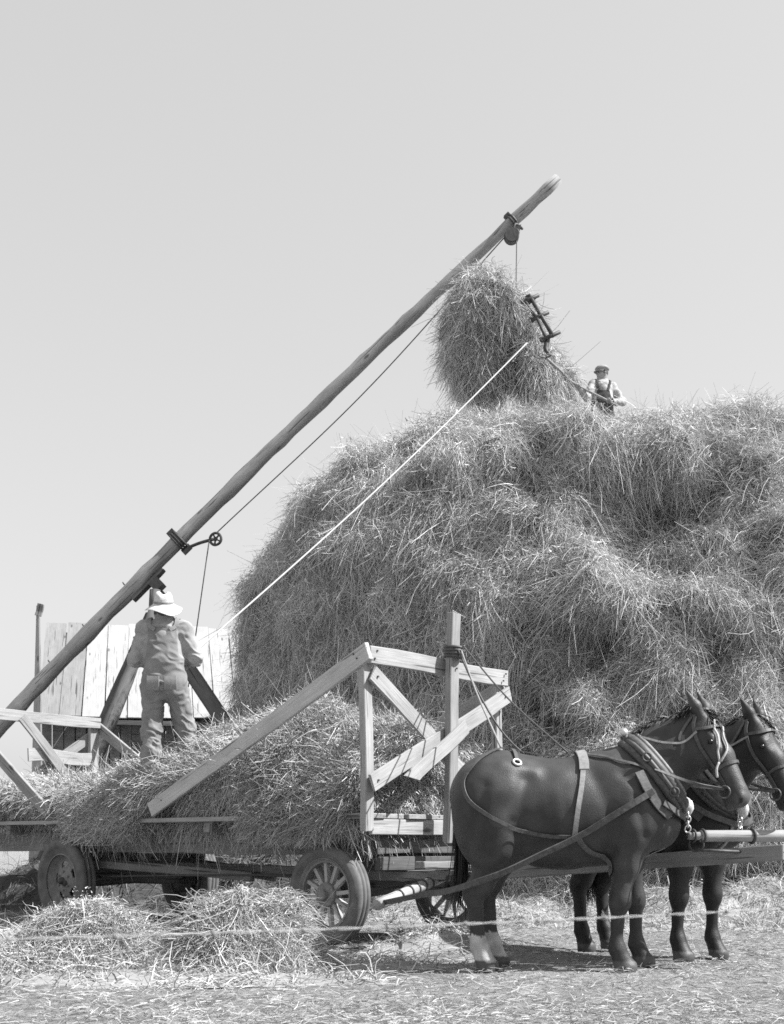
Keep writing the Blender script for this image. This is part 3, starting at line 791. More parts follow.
def disc_wheel(c, out, spin):
    Mx = wheel_matrix(c, out, 0, spin)
    R, Ri = 0.48, 0.295
    n = 120; rr = np.array([0.0, 0.03, 0.05, 0.08, 0.10, 0.125, 0.14, 0.155, 0.17, 0.185, 0.20, 0.215, 0.23, 0.25, 0.265, 0.285, 0.302, 0.308, 0.295])
    zz = np.array([0.055, 0.055, 0.04, 0.03, 0.03, 0.025, 0.02, 0.015, 0.01, 0.0, -0.005, -0.01, -0.015, -0.015, 0.0, 0.03, 0.06, 0.07, 0.075])
    def skip(i, j):
        r = (rr[i] + rr[i + 1]) / 2; a = (j + 0.5) / n * 2 * np.pi; s = 2 * np.pi / 5
        da = (a + s / 2) % s - s / 2
        return ((r - 0.19) / 0.042) ** 2 + (da * 0.19 / 0.062) ** 2 < 1
    V, Q, T = lathe_np(np.stack([rr, zz], 1), n, skip=skip)
    V2 = V.copy(); V2[:, 2] -= 0.012
    bolts = []
    for k in range(6):
        a = k * np.pi / 3; b, q, _ = lathe_np([(0.0, 0.05), (0.012, 0.05), (0.012, 0.02)], 6); b = b + [0.105 * math.cos(a), 0.105 * math.sin(a), 0]; bolts.append((b, q, None))
    wh = put('wheel', [(V, Q, None), (V2, Q[:, ::-1], None), lathe_np([(0.28, 0.0), (0.30, -0.085), (0.285, -0.09)], 60)] + bolts, M['rim'], wag, smooth=False, Mx=Mx)
    put('tyre', [lathe_np(tyre_prof(R, 0.21, Ri + 0.005), 72)], M['rubber'], wh, Mx=Mx)
    put('hub', [lathe_np([(0, 0.10), (0.022, 0.10), (0.035, 0.085), (0.045, 0.05)], 20)], M['iron'], wh, Mx=Mx)
    put('brake_drum', [lathe_np([(0.0, -0.04), (0.17, -0.04), (0.18, -0.05), (0.18, -0.13), (0.0, -0.13)], 40)], M['iron'], wh, Mx=Mx)
spoke_wheel(pt(0.50, 0.09, 0.445), -wu, 0.12)
spoke_wheel(pt(0.50, 1.80, 0.445), wu, 0.3)
disc_wheel(pt(4.70, 0.08, 0.475), -wu, 0.5)
disc_wheel(pt(4.70, 1.81, 0.475), wu, 0.9)

# front gate
plank('gate_post', pt(-0.015, 0.03, 0.995), pt(0.0, 0.02, 2.42), 0.10, 0.075, M['wood_pale'], wag, wide=wu)
plank('gate_post', pt(0.0, 1.88, 0.995), pt(0.0, 1.88, 2.42), 0.09, 0.07, M['wood_pale'], wag, wide=wu)
plank('stake', pt(-0.17, 0.94, 0.90), pt(-0.17, 1.02, 2.97), 0.118, 0.07, M['wood'], wag, wide=wu, segs=10)
plank('top_rail', pt(-0.068, 0.0, 2.49), pt(-0.062, 1.96, 2.495), 0.15, 0.042, M['wood_pale'], wag)
plank('brace', pt(-0.078, 0.03, 2.34), pt(-0.078, 1.80, 1.20), 0.14, 0.03, M['wood_pale'], wag)
plank('brace', pt(-0.114, 1.93, 2.34), pt(-0.114, -0.02, 1.40), 0.15, 0.03, M['wood_pale'], wag)
plank('brace', pt(-0.225, 1.12, 1.96), pt(-0.225, 0.33, 1.43), 0.13, 0.03, M['wood_pale'], wag, point=True)
put('lashing', [torus_np(pt(-0.17, 1.003, 2.58 + 0.028 * k), (0.1, -0.05, 1), 0.085, 0.016, 16, 6, 0.8) for k in range(4)], M['leather'], wag)
for (l, w, z) in ((-0.092, 0.05, 2.46), (-0.092, 0.08, 2.53), (-0.092, 1.86, 2.46), (-0.092, 1.90, 2.53), (-0.135, 1.84, 2.30), (-0.135, 0.05, 1.43), (-0.135, 1.0, 1.88), (-0.1, 0.08, 2.31), (-0.212, 1.0, 2.47), (-0.212, 0.97, 1.88)):
    put('nail', [box_np(pt(l, w, z), wd * 0.006, wu * 0.007, UP * 0.007)], M['iron'], wag, smooth=False)
for (l, z) in ((0.02, 2.46), (0.06, 2.50), (2.75, 1.33), (0.5, 1.13), (1.6, 1.13), (3.3, 1.13)):
    put('nail', [box_np(pt(l, -0.054 if z > 1.2 else -0.005, z), wd * 0.007, wu * 0.006, UP * 0.007)], M['iron'], wag, smooth=False)
# side diagonals
plank('side_rail', pt(-0.10, -0.035, 2.515), pt(2.95, -0.03, 1.235), 0.155, 0.04, M['wood_side'], wag, segs=10)
plank('side_rail', pt(-0.02, 1.96, 2.42), pt(3.0, 1.96, 1.24), 0.15, 0.04, M['wood'], wag, segs=10)
plank('side_rail', pt(LB + 0.04, 1.97, 2.50), pt(LB - 2.3, 1.97, 1.24), 0.14, 0.04, M['wood'], wag, segs=10)
plank('side_rail', pt(LB + 0.04, -0.03, 2.50), pt(LB - 2.0, -0.03, 1.24), 0.14, 0.04, M['wood'], wag, segs=10)
# rear gate
plank('gate_post', pt(LB, 0.03, 0.98), pt(LB, 0.03, 2.5), 0.10, 0.07, M['wood'], wag, wide=wu)
plank('gate_post', pt(LB, 1.88, 0.98), pt(LB, 1.88, 2.5), 0.13, 0.07, M['wood_pale'], wag, wide=wu)
plank('top_rail', pt(LB - 0.06, -0.02, 2.54), pt(LB - 0.06, 1.94, 2.54), 0.145, 0.04, M['wood_pale'], wag)
plank('rail', pt(LB - 0.06, 0.85, 2.05), pt(LB - 0.06, 1.80, 2.04), 0.17, 0.035, M['wood_pale'], wag)
plank('rail', pt(LB + 0.06, 0.05, 1.62), pt(LB + 0.06, 1.86, 1.62), 0.15, 0.035, M['wood'], wag)
plank('brace', pt(LB - 0.1, 0.75, 2.52), pt(LB - 0.1, 1.75, 1.40), 0.13, 0.035, M['wood'], wag)
plank('brace', pt(LB + 0.062, 1.86, 2.35), pt(LB + 0.062, 0.3, 1.3), 0.13, 0.03, M['wood'], wag)

# tongue, doubletree, singletrees
T0 = pt(0.05, 0.96, 0.60); T1 = np.array([2.78, 8.12, 0.835])
plank('tongue', T0, T1, 0.115, 0.085, M['wood_mid'], wag, segs=10)
dtc = T0 + (T1 - T0) * 0.10 + UP * 0.11
tn = unit(np.cross(UP, T1 - T0)); tn = tn if tn[1] > 0 else -tn
plank('doubletree', dtc - wu * 0.55 - UP * 0.02, dtc + wu * 0.55, 0.10, 0.06, M['wood_mid'], wag, wide=wu * 0 + wd)
S0, S1 = np.array([-0.12, 9.30, 0.40]), np.array([0.50, 10.55, 0.60])
pole('singletree', S0, S1, 0.05, 0.046, M['wood_pale'], wag, n=10, sides=12, irr=0.06)
for f in (0.28, 0.42, 0.52, 0.62, 0.72):
    put('singletree_band', [torus_np(S0 + (S1 - S0) * f, S1 - S0, 0.05, 0.012, 14, 6)], M['iron'], wag)
S2, S3 = dtc + wu * 0.45 - wd * 0.22, dtc + wu * 1.25 - wd * 0.22
pole('singletree', S2, S3, 0.045, 0.04, M['wood_mid'], wag, n=10, sides=12, irr=0.06)

# ================================================================== HAY LOAD on the wagon
def load_top(l, w):
    base = np.interp(l, [0.05, 0.3, 0.9, 1.7, 2.4, 3.1, 4.2, 5.2, 6.2, 6.7], [0.76, 0.88, 0.94, 1.10, 0.98, 0.84, 0.68, 0.60, 0.54, 0.45])
    cross = np.interp(w, [0.0, 0.25, 0.7, 1.2, 1.7, 1.93], [0.45, 0.72, 0.95, 1.0, 0.85, 0.35])
    low = np.interp(l, [0, 1.2, 2.0, 2.9, 3.4, 6.7], [0.7, 0.7, 0.55, 0.75, 1, 1])
    cross = np.where(w < 0.7, cross * (low + (1 - low) * np.clip(w / 0.7, 0, 1)), cross)
    return base * cross
def hang_mask(l):
    a = np.clip((l - 0.05) / 0.25, 0, 1) * np.clip((1.85 - l) / 0.35, 0, 1)
    b = np.clip((l - 2.95) / 0.35, 0, 1) * np.clip((4.9 - l) / 0.5, 0, 1)
    return np.maximum(a, b * 0.9)
nl, nw = 180, 80
ll = np.linspace(0.13, 6.72, nl); ss = np.linspace(-0.55, 2.05, nw)
LLg, SS = np.meshgrid(ll, ss, indexing='ij')
hm = hang_mask(LLg)
over = np.clip((0.12 - SS) / 0.67, 0, 1)
Wt = np.where(SS < 0.12, 0.12 + 0.10 * (1 - hm) * over - over ** 0.8 * 0.16 * hm, SS)
Wt = np.minimum(Wt, 1.95)
Zt = ZB + load_top(LLg, np.clip(Wt, 0, 1.93))
zend = ZB + 0.03 - 0.16 * hm
Zt = Zt * (1 - over) + zend * over
nz = np.stack([LLg * 1.2, Wt * 1.2, Zt * 1.2], -1)
Zt = Zt + 0.24 * fbm(nz * 1.3, 61, 3) * np.clip(load_top(LLg, np.clip(Wt, 0, 1.93)) * 3, 0.1, 1)
Wt = Wt + 0.10 * fbm(nz * 1.4 + 9, 67, 2) * (SS < 0.3)
Zt[:, -1] = ZB
LLg[1] = LLg[0] + 0.01; Zt[0] = ZB - 0.03; LLg[-2] = LLg[-1] - 0.01; Zt[-1] = ZB - 0.03
Zt[:, -2] = np.minimum(Zt[:, -2], ZB + 0.3)
LV = (WA + LLg[..., None] * wd + Wt[..., None] * wu + Zt[..., None] * UP).reshape(-1, 3)
LQ = grid_faces(nl, nw)
mq_ = LQ[(nl // 2) * (nw - 1) + nw // 2]
nn = np.cross(LV[mq_[2]] - LV[mq_[0]], LV[mq_[3]] - LV[mq_[1]])
if nn[2] < 0: LQ = LQ[:, ::-1]
def load_dir(P, N):
    low_ = np.clip((ZB + 0.22 - P[:, 2]) / 0.25, 0, 1)
    dn_ = np.array([0, 0, -1.0]) - N * (-N[:, 2:3])
    h = np.cross(N, np.array([0, 0, 1.0]))
    a = fbm(P * 1.0, 71, 2) * 2.6 + rng.normal(0, 0.5, len(P)) + 1.2 * low_ * np.sign(rng.normal(size=len(P)))
    b = unit(dn_ + 0.05 * rng.normal(size=P.shape)); h = unit(h + 0.05 * rng.normal(size=P.shape))
    return unit(b * np.cos(a)[:, None] + h * np.sin(a)[:, None] + N * 0.2)
lw = lambda P, N: np.clip(np.sum(unit(np.array([0, 0, 0.9]) - P) * N, 1) + 0.3, 0.08, 1)
def load_cull(S):
    p = S - WA; l = p @ wd; w = p @ wu; z = S[..., 2]; hml = hang_mask(l)
    low = np.where(hml > 0.35, ZB - 0.30 * hml - 0.02, ZB + 0.0)
    bad = ((w < 0.03) & (z < low)) | (l < 0.0) | (w < -0.30) | ((w > 1.9) & (z < ZB))
    bad |= (w < -0.01) & (l > 1.75) & (l < 2.8) & (z < ZB + 0.4)
    return ~bad.any(1)
lay = [tufts(LV, LQ, 4800, 14, 0.07, 0.25, 0.0066, load_dir, lw, lift=0.08, jit=0.5, droop=0.4, curl=0.7, tl=0.24, th=0.58, depth=0.09, cull=load_cull),
       tufts(LV, LQ, 22000, 3, 0.06, 0.17, 0.0060, load_dir, lw, lift=0.2, jit=0.7, droop=0.4, curl=0.9, tl=0.24, th=0.60, depth=0.06, cull=load_cull),
       tufts(LV, LQ, 8000, 3, 0.05, 0.035, 0.009, load_dir, lw, lift=0.5, jit=0.9, droop=0.1, curl=0.5, K=2, tl=0.26, th=0.60, depth=0.04, sink=-0.03, cull=load_cull)]
core_ = inset(LV, LQ, 0.08)
props(link('hay_load', hay_mesh('hay_load', core_, lay, 0.26), M['hay']), 'loose hay spread over the wagon bed and spilling over its near edge', 'hay')

# ================================================================== HAY PILES and litter on the ground
def heap(c, rx, ry, h, seed, nu=100, nv=36):
    th = np.linspace(0, 2 * np.pi, nu, endpoint=False); r = np.linspace(1.05, 0, nv)
    T, R = np.meshgrid(th, r, indexing='ij')
    D = np.stack([np.cos(T), np.sin(T), R], -1)
    k = 1 + 0.22 * fbm(np.stack([np.cos(T) * 1.5, np.sin(T) * 1.5, 0 * T], -1) + seed, seed, 2)
    X = c[0] + rx * R * k * np.cos(T); Y = c[1] + ry * R * k * np.sin(T)
    Z = h * np.clip(1 - R ** 1.7, 0, 1) ** 1.25
    Z = Z * (1 + 0.55 * fbm(np.stack([X * 2, Y * 2, 0 * X], -1), seed + 2, 3) + 0.35 * fbm(np.stack([X * 5, Y * 5, 0 * X], -1), seed + 4, 2)) - 0.03
    return np.stack([X, Y, Z], -1).reshape(-1, 3), grid_faces(nu, nv, True)
def heap_dir(P, N):
    dn_ = unit(np.array([0, 0, -1.0]) + N * N[:, 2:3] + 0.1 * rng.normal(size=P.shape))
    h = unit(np.cross(N, np.array([0, 0, 1.0])) + 0.1 * rng.normal(size=P.shape))
    a = fbm(P * 2.5, 55, 2) * 5 + rng.normal(0, 0.7, len(P))
    return unit(dn_ * np.cos(a)[:, None] + h * np.sin(a)[:, None] + N * 0.12)
def hay_pile(c, rx, ry, h, seed, label, n):
    V, Q = heap(c, rx, ry, h, seed)
    nn = np.cross(V[Q[500, 2]] - V[Q[500, 0]], V[Q[500, 3]] - V[Q[500, 1]])
    if nn[2] < 0: Q = Q[:, ::-1]
    zt_ = V[:, 2].max() + 0.012
    pc_ = lambda S: S[..., 2].max(1) < zt_ + 0.03 * rng.random(len(S)) ** 3
    lay = [tufts(V, Q, n, 14, 0.07, 0.24, 0.0056, heap_dir, lw, lift=0.0, jit=0.45, droop=0.45, curl=0.7, tl=0.24, th=0.56, sink=0.02, depth=0.06, cull=pc_),
           tufts(V, Q, n * 7, 3, 0.05, 0.14, 0.0052, heap_dir, lw, lift=0.1, jit=0.6, droop=0.5, curl=0.9, tl=0.24, th=0.58, sink=0.01, depth=0.05, cull=pc_),
           tufts(V, Q, n * 3, 3, 0.04, 0.028, 0.008, heap_dir, lw, lift=0.5, jit=0.9, droop=0.1, curl=0.5, K=2, tl=0.28, th=0.58, sink=-0.03, depth=0.03)]
    props(link('hay_pile', hay_mesh('hay_pile', inset(V, Q, 0.05), lay, 0.24), M['hay']), label, 'hay', 'hay piles dropped beside the wagon')
hay_pile((at(88, 950, 8.6)[0], 8.6), 0.92, 0.75, 0.40, 3, 'wide low pile of hay on the ground by the solid rear wheel', 900)
hay_pile((at(246, 950, 8.45)[0], 8.5), 0.58, 0.55, 0.78, 8, 'taller tousled pile of hay on the ground by the spoked front wheel', 650)

# straw litter: too many stalks to count
n = 90000
X = rng.uniform(-6, 6, n); Y = 5.6 + rng.random(n) ** 1.6 * 11
dens = fbm(np.stack([X * 0.8, Y * 0.8, 0 * X], -1), 91, 3)
keep = dens > rng.uniform(-0.75, 0.55, n); X, Y = X[keep], Y[keep]; n = len(X)
P = np.stack([X, Y, gz(X, Y) + 0.012 + np.abs(rng.normal(0, 0.012, n))], -1)
a = rng.uniform(0, 2 * np.pi, n)
D = unit(np.stack([np.cos(a), np.sin(a), rng.normal(0.08, 0.12, n)], -1))
V, Q = ribbons(P, D, rng.uniform(0.02, 0.12, n), rng.uniform(0.0025, 0.006, n), 0.15, 0.3, 2)
tn_ = strand_tone(n, 2, 0.22, 0.50)
# thin drifts of fallen hay at the foot of the stack and under the wagon
drift = []
for (cx_, cy_, rx, ry, h, sd) in ((1.2, 15.6, 2.2, 0.9, 0.35, 21), (4.4, 15.0, 2.6, 0.9, 0.40, 22), (0.35, 9.9, 0.7, 0.5, 0.13, 23), (1.2, 13.6, 1.5, 0.8, 0.18, 24), (-0.35, 8.6, 0.9, 0.35, 0.04, 25), (-4.0, 9.3, 1.5, 1.0, 0.25, 27), (6.5, 15.4, 1.8, 1.0, 0.5, 28), (-1.9, 7.75, 1.2, 0.4, 0.07, 31), (-0.9, 7.7, 0.8, 0.3, 0.06, 32), (0.45, 11.1, 0.5, 0.5, 0.16, 29), (2.9, 12.6, 1.6, 0.8, 0.10, 30)):
    hv, hq = heap((cx_, cy_), rx, ry, h, sd, 60, 20)
    nn = np.cross(hv[hq[300, 2]] - hv[hq[300, 0]], hv[hq[300, 3]] - hv[hq[300, 1]])
    if nn[2] < 0: hq = hq[:, ::-1]
    m = int(rx * ry * 900) + 60
    drift.append((hv, hq, np.full(len(hv), 0.26)))
    drift.append(tufts(hv, hq, m, 6, 0.08, 0.26, 0.008, heap_dir, None, lift=0.03, jit=0.45, droop=0.5, curl=0.5, tl=0.22, th=0.52))
for (cx_, cy_, rx, ry, h, sd) in ((-3.9, 16.4, 2.6, 0.9, 0.85, 41), (-1.6, 15.4, 1.8, 0.8, 0.7, 42)):  # added heaps, coloured dark to stand in for the shade behind the wagon
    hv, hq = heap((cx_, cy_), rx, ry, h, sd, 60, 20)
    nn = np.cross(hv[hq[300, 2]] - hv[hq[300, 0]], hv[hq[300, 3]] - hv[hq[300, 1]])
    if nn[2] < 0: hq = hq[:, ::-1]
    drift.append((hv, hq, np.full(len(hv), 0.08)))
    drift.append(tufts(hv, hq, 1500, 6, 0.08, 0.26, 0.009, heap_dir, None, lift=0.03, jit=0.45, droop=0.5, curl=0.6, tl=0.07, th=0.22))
lit = hay_mesh('straw_litter', (V, Q), drift, 0.45)
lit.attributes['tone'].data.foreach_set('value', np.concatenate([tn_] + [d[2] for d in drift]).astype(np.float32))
props(link('straw_litter', lit, M['hay']), 'scattered straw and drifts of fallen hay, with added dark heaps for shade behind the wagon', 'straw', kind='stuff')

# ================================================================== HORSES
def horse(name, loc, yaw, label, head_yaw, base_tone, sock, legs_dx, hs=1.0, tail_side=0.0):
    f = SDF()
    f.ell((0.02, 0, 1.10), (0.60, 0.345, 0.395))
    f.ell((0.42, 0, 1.16), (0.38, 0.315, 0.40), 0.12)
    f.ell((-0.45, 0, 1.23), (0.345, 0.335, 0.335), 0.12)
    for s in (-1, 1):
        f.ell((-0.50, 0.165 * s, 1.07), (0.27, 0.17, 0.38), 0.10)
        f.ell((0.50, 0.19 * s, 1.12), (0.20, 0.13, 0.34), 0.08)
        f.ell((0.70, 0.11 * s, 1.05), (0.14, 0.14, 0.19), 0.08)
    f.cap((0.18, 0, 1.40), (0.54, 0, 1.44), 0.12, 0.13, 0.14)
    f.cap((-0.38, 0, 1.37), (0.2, 0, 1.30), 0.16, 0.15, 0.12)
    hy = head_yaw
    c_, s_ = math.cos(hy), math.sin(hy)
    nk = np.array([0.95, -0.10 * s_ / 0.5 * 0.5, 1.655])
    f.chain([(0.56, 0, 1.32), (0.75, -0.03 * s_, 1.51), nk], [0.262, 0.238, 0.19], 0.09, 0.66)
    hd = unit(np.array([0.52 * c_, -0.52 * s_, -0.80])); sd_ = np.array([s_, c_, 0]); tp = unit(np.cross(hd, sd_)); tp = tp if tp[2] > 0 else -tp
    H = nk + np.array([0.045 * c_, -0.045 * s_, 0.035])
    def hp(a, b=0, c=0): return H + (hd * a + tp * b + sd_ * c) * 1.06
    f.cap(hp(-0.02, 0.015), hp(0.22, 0.02), 0.115, 0.095, 0.06)
    f.cap(hp(0.22, 0.02), hp(0.46, -0.005), 0.092, 0.072, 0.05)
    f.ell(hp(0.52, -0.02), (0.075, 0.07, 0.07), 0.05)
    f.cap(hp(0.44, -0.07), hp(0.53, -0.085), 0.045, 0.04, 0.03)
    for s in (-1, 1):
        f.ell(hp(0.10, -0.085, 0.05 * s), (0.115, 0.06, 0.125), 0.05)
        f.cap(hp(0.10, 0.065, 0.085 * s), hp(0.16, 0.055, 0.08 * s), 0.035, 0.03, 0.03)      # brow
        f.cap(hp(0.53, 0.01, 0.045 * s), hp(0.55, -0.02, 0.05 * s), 0.028, 0.024, 0.02)       # nostril
        eb = hp(-0.085, 0.085, 0.068 * s)
        ed = unit(-hd * 0.85 + tp * 0.25 + sd_ * 0.16 * s + np.array([-0.25, 0, 0.1]))
        f.cap(eb - ed * 0.03, eb + ed * 0.06, 0.036, 0.044, 0.03)
        f.cap(eb + ed * 0.06, eb + ed * 0.20, 0.044, 0.006, 0.02)
    hoofs = []
    for s, dx in ((-1, legs_dx[0]), (1, legs_dx[1])):
        y = 0.175 * s
        f.chain([(0.47, y, 1.0), (0.47 + dx * 0.4, y * 1.02, 0.76), (0.455 + dx * 0.8, y * 1.02, 0.51), (0.45 + dx * 0.9, y * 1.02, 0.45)], [0.155, 0.098, 0.062, 0.060], 0.06)
        f.ell((0.458 + dx * 0.85, y * 1.02, 0.48), (0.070, 0.064, 0.075), 0.03)
        f.chain([(0.45 + dx * 0.9, y * 1.02, 0.44), (0.44 + dx, y * 1.02, 0.20), (0.445 + dx, y * 1.02, 0.155), (0.475 + dx, y * 1.02, 0.085)], [0.053, 0.047, 0.061, 0.060], 0.03)
        hoofs.append((0.49 + dx, y * 1.02))
    for s, dx in ((-1, legs_dx[2]), (1, legs_dx[3])):
        y = 0.165 * s
        f.chain([(-0.46, y, 1.0), (-0.44 + dx * 0.4, y * 1.05, 0.84), (-0.58 + dx * 0.8, y, 0.60), (-0.63 + dx, y, 0.53)], [0.19, 0.135, 0.078, 0.064], 0.07)
        f.ell((-0.635 + dx, y, 0.54), (0.068, 0.056, 0.095), 0.03)
        f.chain([(-0.615 + dx, y, 0.50), (-0.60 + dx, y, 0.22), (-0.585 + dx, y, 0.16), (-0.555 + dx, y, 0.085)], [0.056, 0.049, 0.062, 0.060], 0.03)
        hoofs.append((-0.54 + dx, y))
    for (x, y) in hoofs:
        f.cap((x - 0.012, y, 0.07), (x + 0.012, y, 0.022), 0.062, 0.082, 0.025)
    root = empty(name, loc, label, 'horse', 'harnessed team of horses')
    R = Matrix.Translation(Vector(loc)) @ Matrix.Rotation(yaw, 4, 'Z')
    def tone(V):
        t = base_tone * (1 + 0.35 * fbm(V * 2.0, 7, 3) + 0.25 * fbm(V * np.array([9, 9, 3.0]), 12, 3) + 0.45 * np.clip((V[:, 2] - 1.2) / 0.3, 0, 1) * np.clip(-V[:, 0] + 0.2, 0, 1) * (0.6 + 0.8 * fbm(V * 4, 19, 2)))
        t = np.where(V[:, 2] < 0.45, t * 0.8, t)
        for (hx, hy_), sk in zip(hoofs, sock):
            dl = np.hypot(V[:, 0] - hx, V[:, 1] - hy_)
            nz_ = 0.03 * fbm(V * 14, 5, 2)
            if sk: t = np.where((dl < 0.2) & (V[:, 2] < 0.235 + nz_), 0.40 + 0.1 * fbm(V * 25, 3, 2), t)
            t = np.where((dl < 0.2) & (V[:, 2] < 0.062 + nz_ * 0.5), 0.075 + 0.02 * fbm(V * 30, 9, 2), t)
        mz = np.linalg.norm(V - hp(0.54, -0.03), axis=1)
        t = np.where(mz < 0.09, t * 1.6, t)
        for s in (-1, 1):
            t = np.where(np.linalg.norm(V - hp(0.13, 0.05, 0.115 * s), axis=1) < 0.022, 0.012, t)
            t = np.where(np.linalg.norm(V - hp(0.56, 0.0, 0.065 * s), axis=1) < 0.018, 0.012, t)
        return t
    V, Q = surfnet(f, (-0.86, -0.55, -0.02), (1.62, 0.5, 2.06), 0.0145)
    gr = f.grad(V)
    def groove(a, b_, wd__, dp, ymin=0.1):
        a, b_ = np.array(a), np.array(b_); q = V[:, [0, 2]]; ab = b_ - a
        tt = np.clip(((q - a) @ ab) / (ab @ ab), 0, 1); dl = np.linalg.norm(q - a - tt[:, None] * ab, axis=1)
        return -dp * np.exp(-(dl / wd__) ** 2) * (np.abs(V[:, 1]) > ymin)
    V = V + gr * (groove((0.20, 1.42), (0.36, 1.0), 0.06, 0.016) + groove((0.36, 1.0), (0.34, 0.86), 0.05, 0.018) + groove((0.42, 1.38), (0.74, 1.12), 0.045, 0.014)
                  + groove((0.50, 1.22), (0.56, 0.95), 0.035, 0.012) + groove((-0.27, 1.34), (-0.34, 0.98), 0.06, 0.022) + groove((-0.36, 1.05), (-0.50, 0.80), 0.035, 0.014)
                  + groove((-0.20, 1.40), (-0.42, 1.46), 0.05, -0.014) + groove((-0.55, 1.3), (-0.66, 0.85), 0.04, 0.012) + groove((0.44, 0.86), (0.45, 0.62), 0.02, 0.008) + groove((-0.60, 0.72), (-0.62, 0.58), 0.02, 0.008)
                  + 0.0011 * np.sin(V[:, 0] * 62 + V[:, 2] * 9) * np.exp(-((V[:, 0] + 0.02) / 0.24) ** 2 - ((V[:, 2] - 1.05) / 0.22) ** 2))[:, None]
    V = V + gr * (0.006 * fbm(V * 6, 3, 2) + 0.010 * fbm(V * np.array([2.2, 2.2, 1.6]), 8, 2))[:, None]
    body = link('body', mesh_np('horse_body', V, Q, tone=tone(V), smooth=True), M['coat'], root, R)
    Rn = np.array([[R[i][j] for j in range(3)] for i in range(3)]); off = np.array(loc)
    W = lambda p: np.asarray(p, float) @ Rn.T + off
    ivW = lambda p: (np.asarray(p, float) - off) @ Rn
    # eyes
    for s in (-1, 1):
        b, q, _ = lathe_np([(0.0, 0.02), (0.012, 0.016), (0.018, 0.006), (0.018, -0.01), (0, -0.02)], 12)
        ec = f.snap(np.array([hp(0.13, 0.055, 0.11 * s)]), -0.008)[0]
        Mx, _l = frame(ec, ec + unit(np.cross(sd_, hd)), hd)
        put('eye', [(np.array([ec + v[0] * hd + v[1] * tp + v[2] * sd_ * s for v in b]), q, None)], M['eye'], root, Mx=R)
    # mane and tail
    m = 1500; t = rng.random(m)
    cr = np.stack([np.interp(t, [0, 0.5, 1], [0.50, 0.72, 0.93]), np.interp(t, [0, .5, 1], [0.0, 0.0, nk[1]]), np.interp(t, [0, 0.5, 1], [1.75, 1.85, 1.95])], -1)
    cr = f.snap(cr, -0.01); cr[:, 1] += rng.normal(0, 0.012, m)
    dd = unit(np.stack([rng.normal(-0.45, 0.15, m), rng.uniform(-0.45, 0.9, m), rng.normal(0.12, 0.12, m)], -1))
    mv, mq = ribbons(cr, dd, rng.uniform(0.07, 0.13, m), 0.008, 0.6, 0.15, 3)
    fl = 160; fp = hp(-0.07, 0.09) + rng.normal(0, 0.022, (fl, 3))
    fv, fq = ribbons(fp, unit(hd * 0.8 + tp * 0.5 + rng.normal(0, 0.18, (fl, 3))), rng.uniform(0.06, 0.14, fl), 0.007, 0.3, 0.2, 3)
    mn = mesh_np('mane', np.vstack([mv, fv]), np.vstack([mq, fq + len(mv)]), tone=np.concatenate([strand_tone(m, 3, 0.015, 0.035), strand_tone(fl, 3, 0.02, 0.04)]))
    link('mane', mn, M['hair'], root, R)
    m = 420
    tp0 = np.array([-0.735, 0.06, 1.33]) + rng.normal(0, 0.018, (m, 3)); tp0[:, 2] -= rng.random(m) * 0.35
    tv, tq = ribbons(tp0, unit(np.stack([rng.normal(-0.10, 0.05, m), rng.normal(tail_side, 0.06, m), -np.ones(m)], -1)), rng.uniform(0.4, 0.62, m), 0.008, 0.1, 0.05, 5)
    tv[:, 0] += 0.06 * np.clip((1.3 - tv[:, 2]) / 0.6, 0, 1)
    link('tail', mesh_np('tail', tv, tq, tone=strand_tone(m, 5, 0.012, 0.035)), M['hair'], root, R)
    return root, f, R, W, ivW, hp, body

def strap_np(f, pts, width, n=40, off=0.010, thick=0.006, snap=True, free=None):
    P = spline(pts, n)
    if snap: P = f.snap(P, off)
    else:
        d = f(P); g = f.grad(P); P = P + g * np.maximum(off - d, 0)[:, None]
    T = unit(np.gradient(P, axis=0)); N = f.grad(P)
    N = unit(N - T * np.sum(N * T, 1, keepdims=True)); S = np.cross(T, N)
    a, b = S * width / 2, N * thick
    ring = np.stack([P - a, P + a, P + a * 0.92 + b, P - a * 0.92 + b], 1)
    V = ring.reshape(-1, 3); Q = []
    for i in range(n - 1):
        for j in range(4): Q.append((i * 4 + j, i * 4 + (j + 1) % 4, (i + 1) * 4 + (j + 1) % 4, (i + 1) * 4 + j))
    Q += [(3, 2, 1, 0), tuple((n - 1) * 4 + k for k in range(4))]
    return V, np.array(Q), None

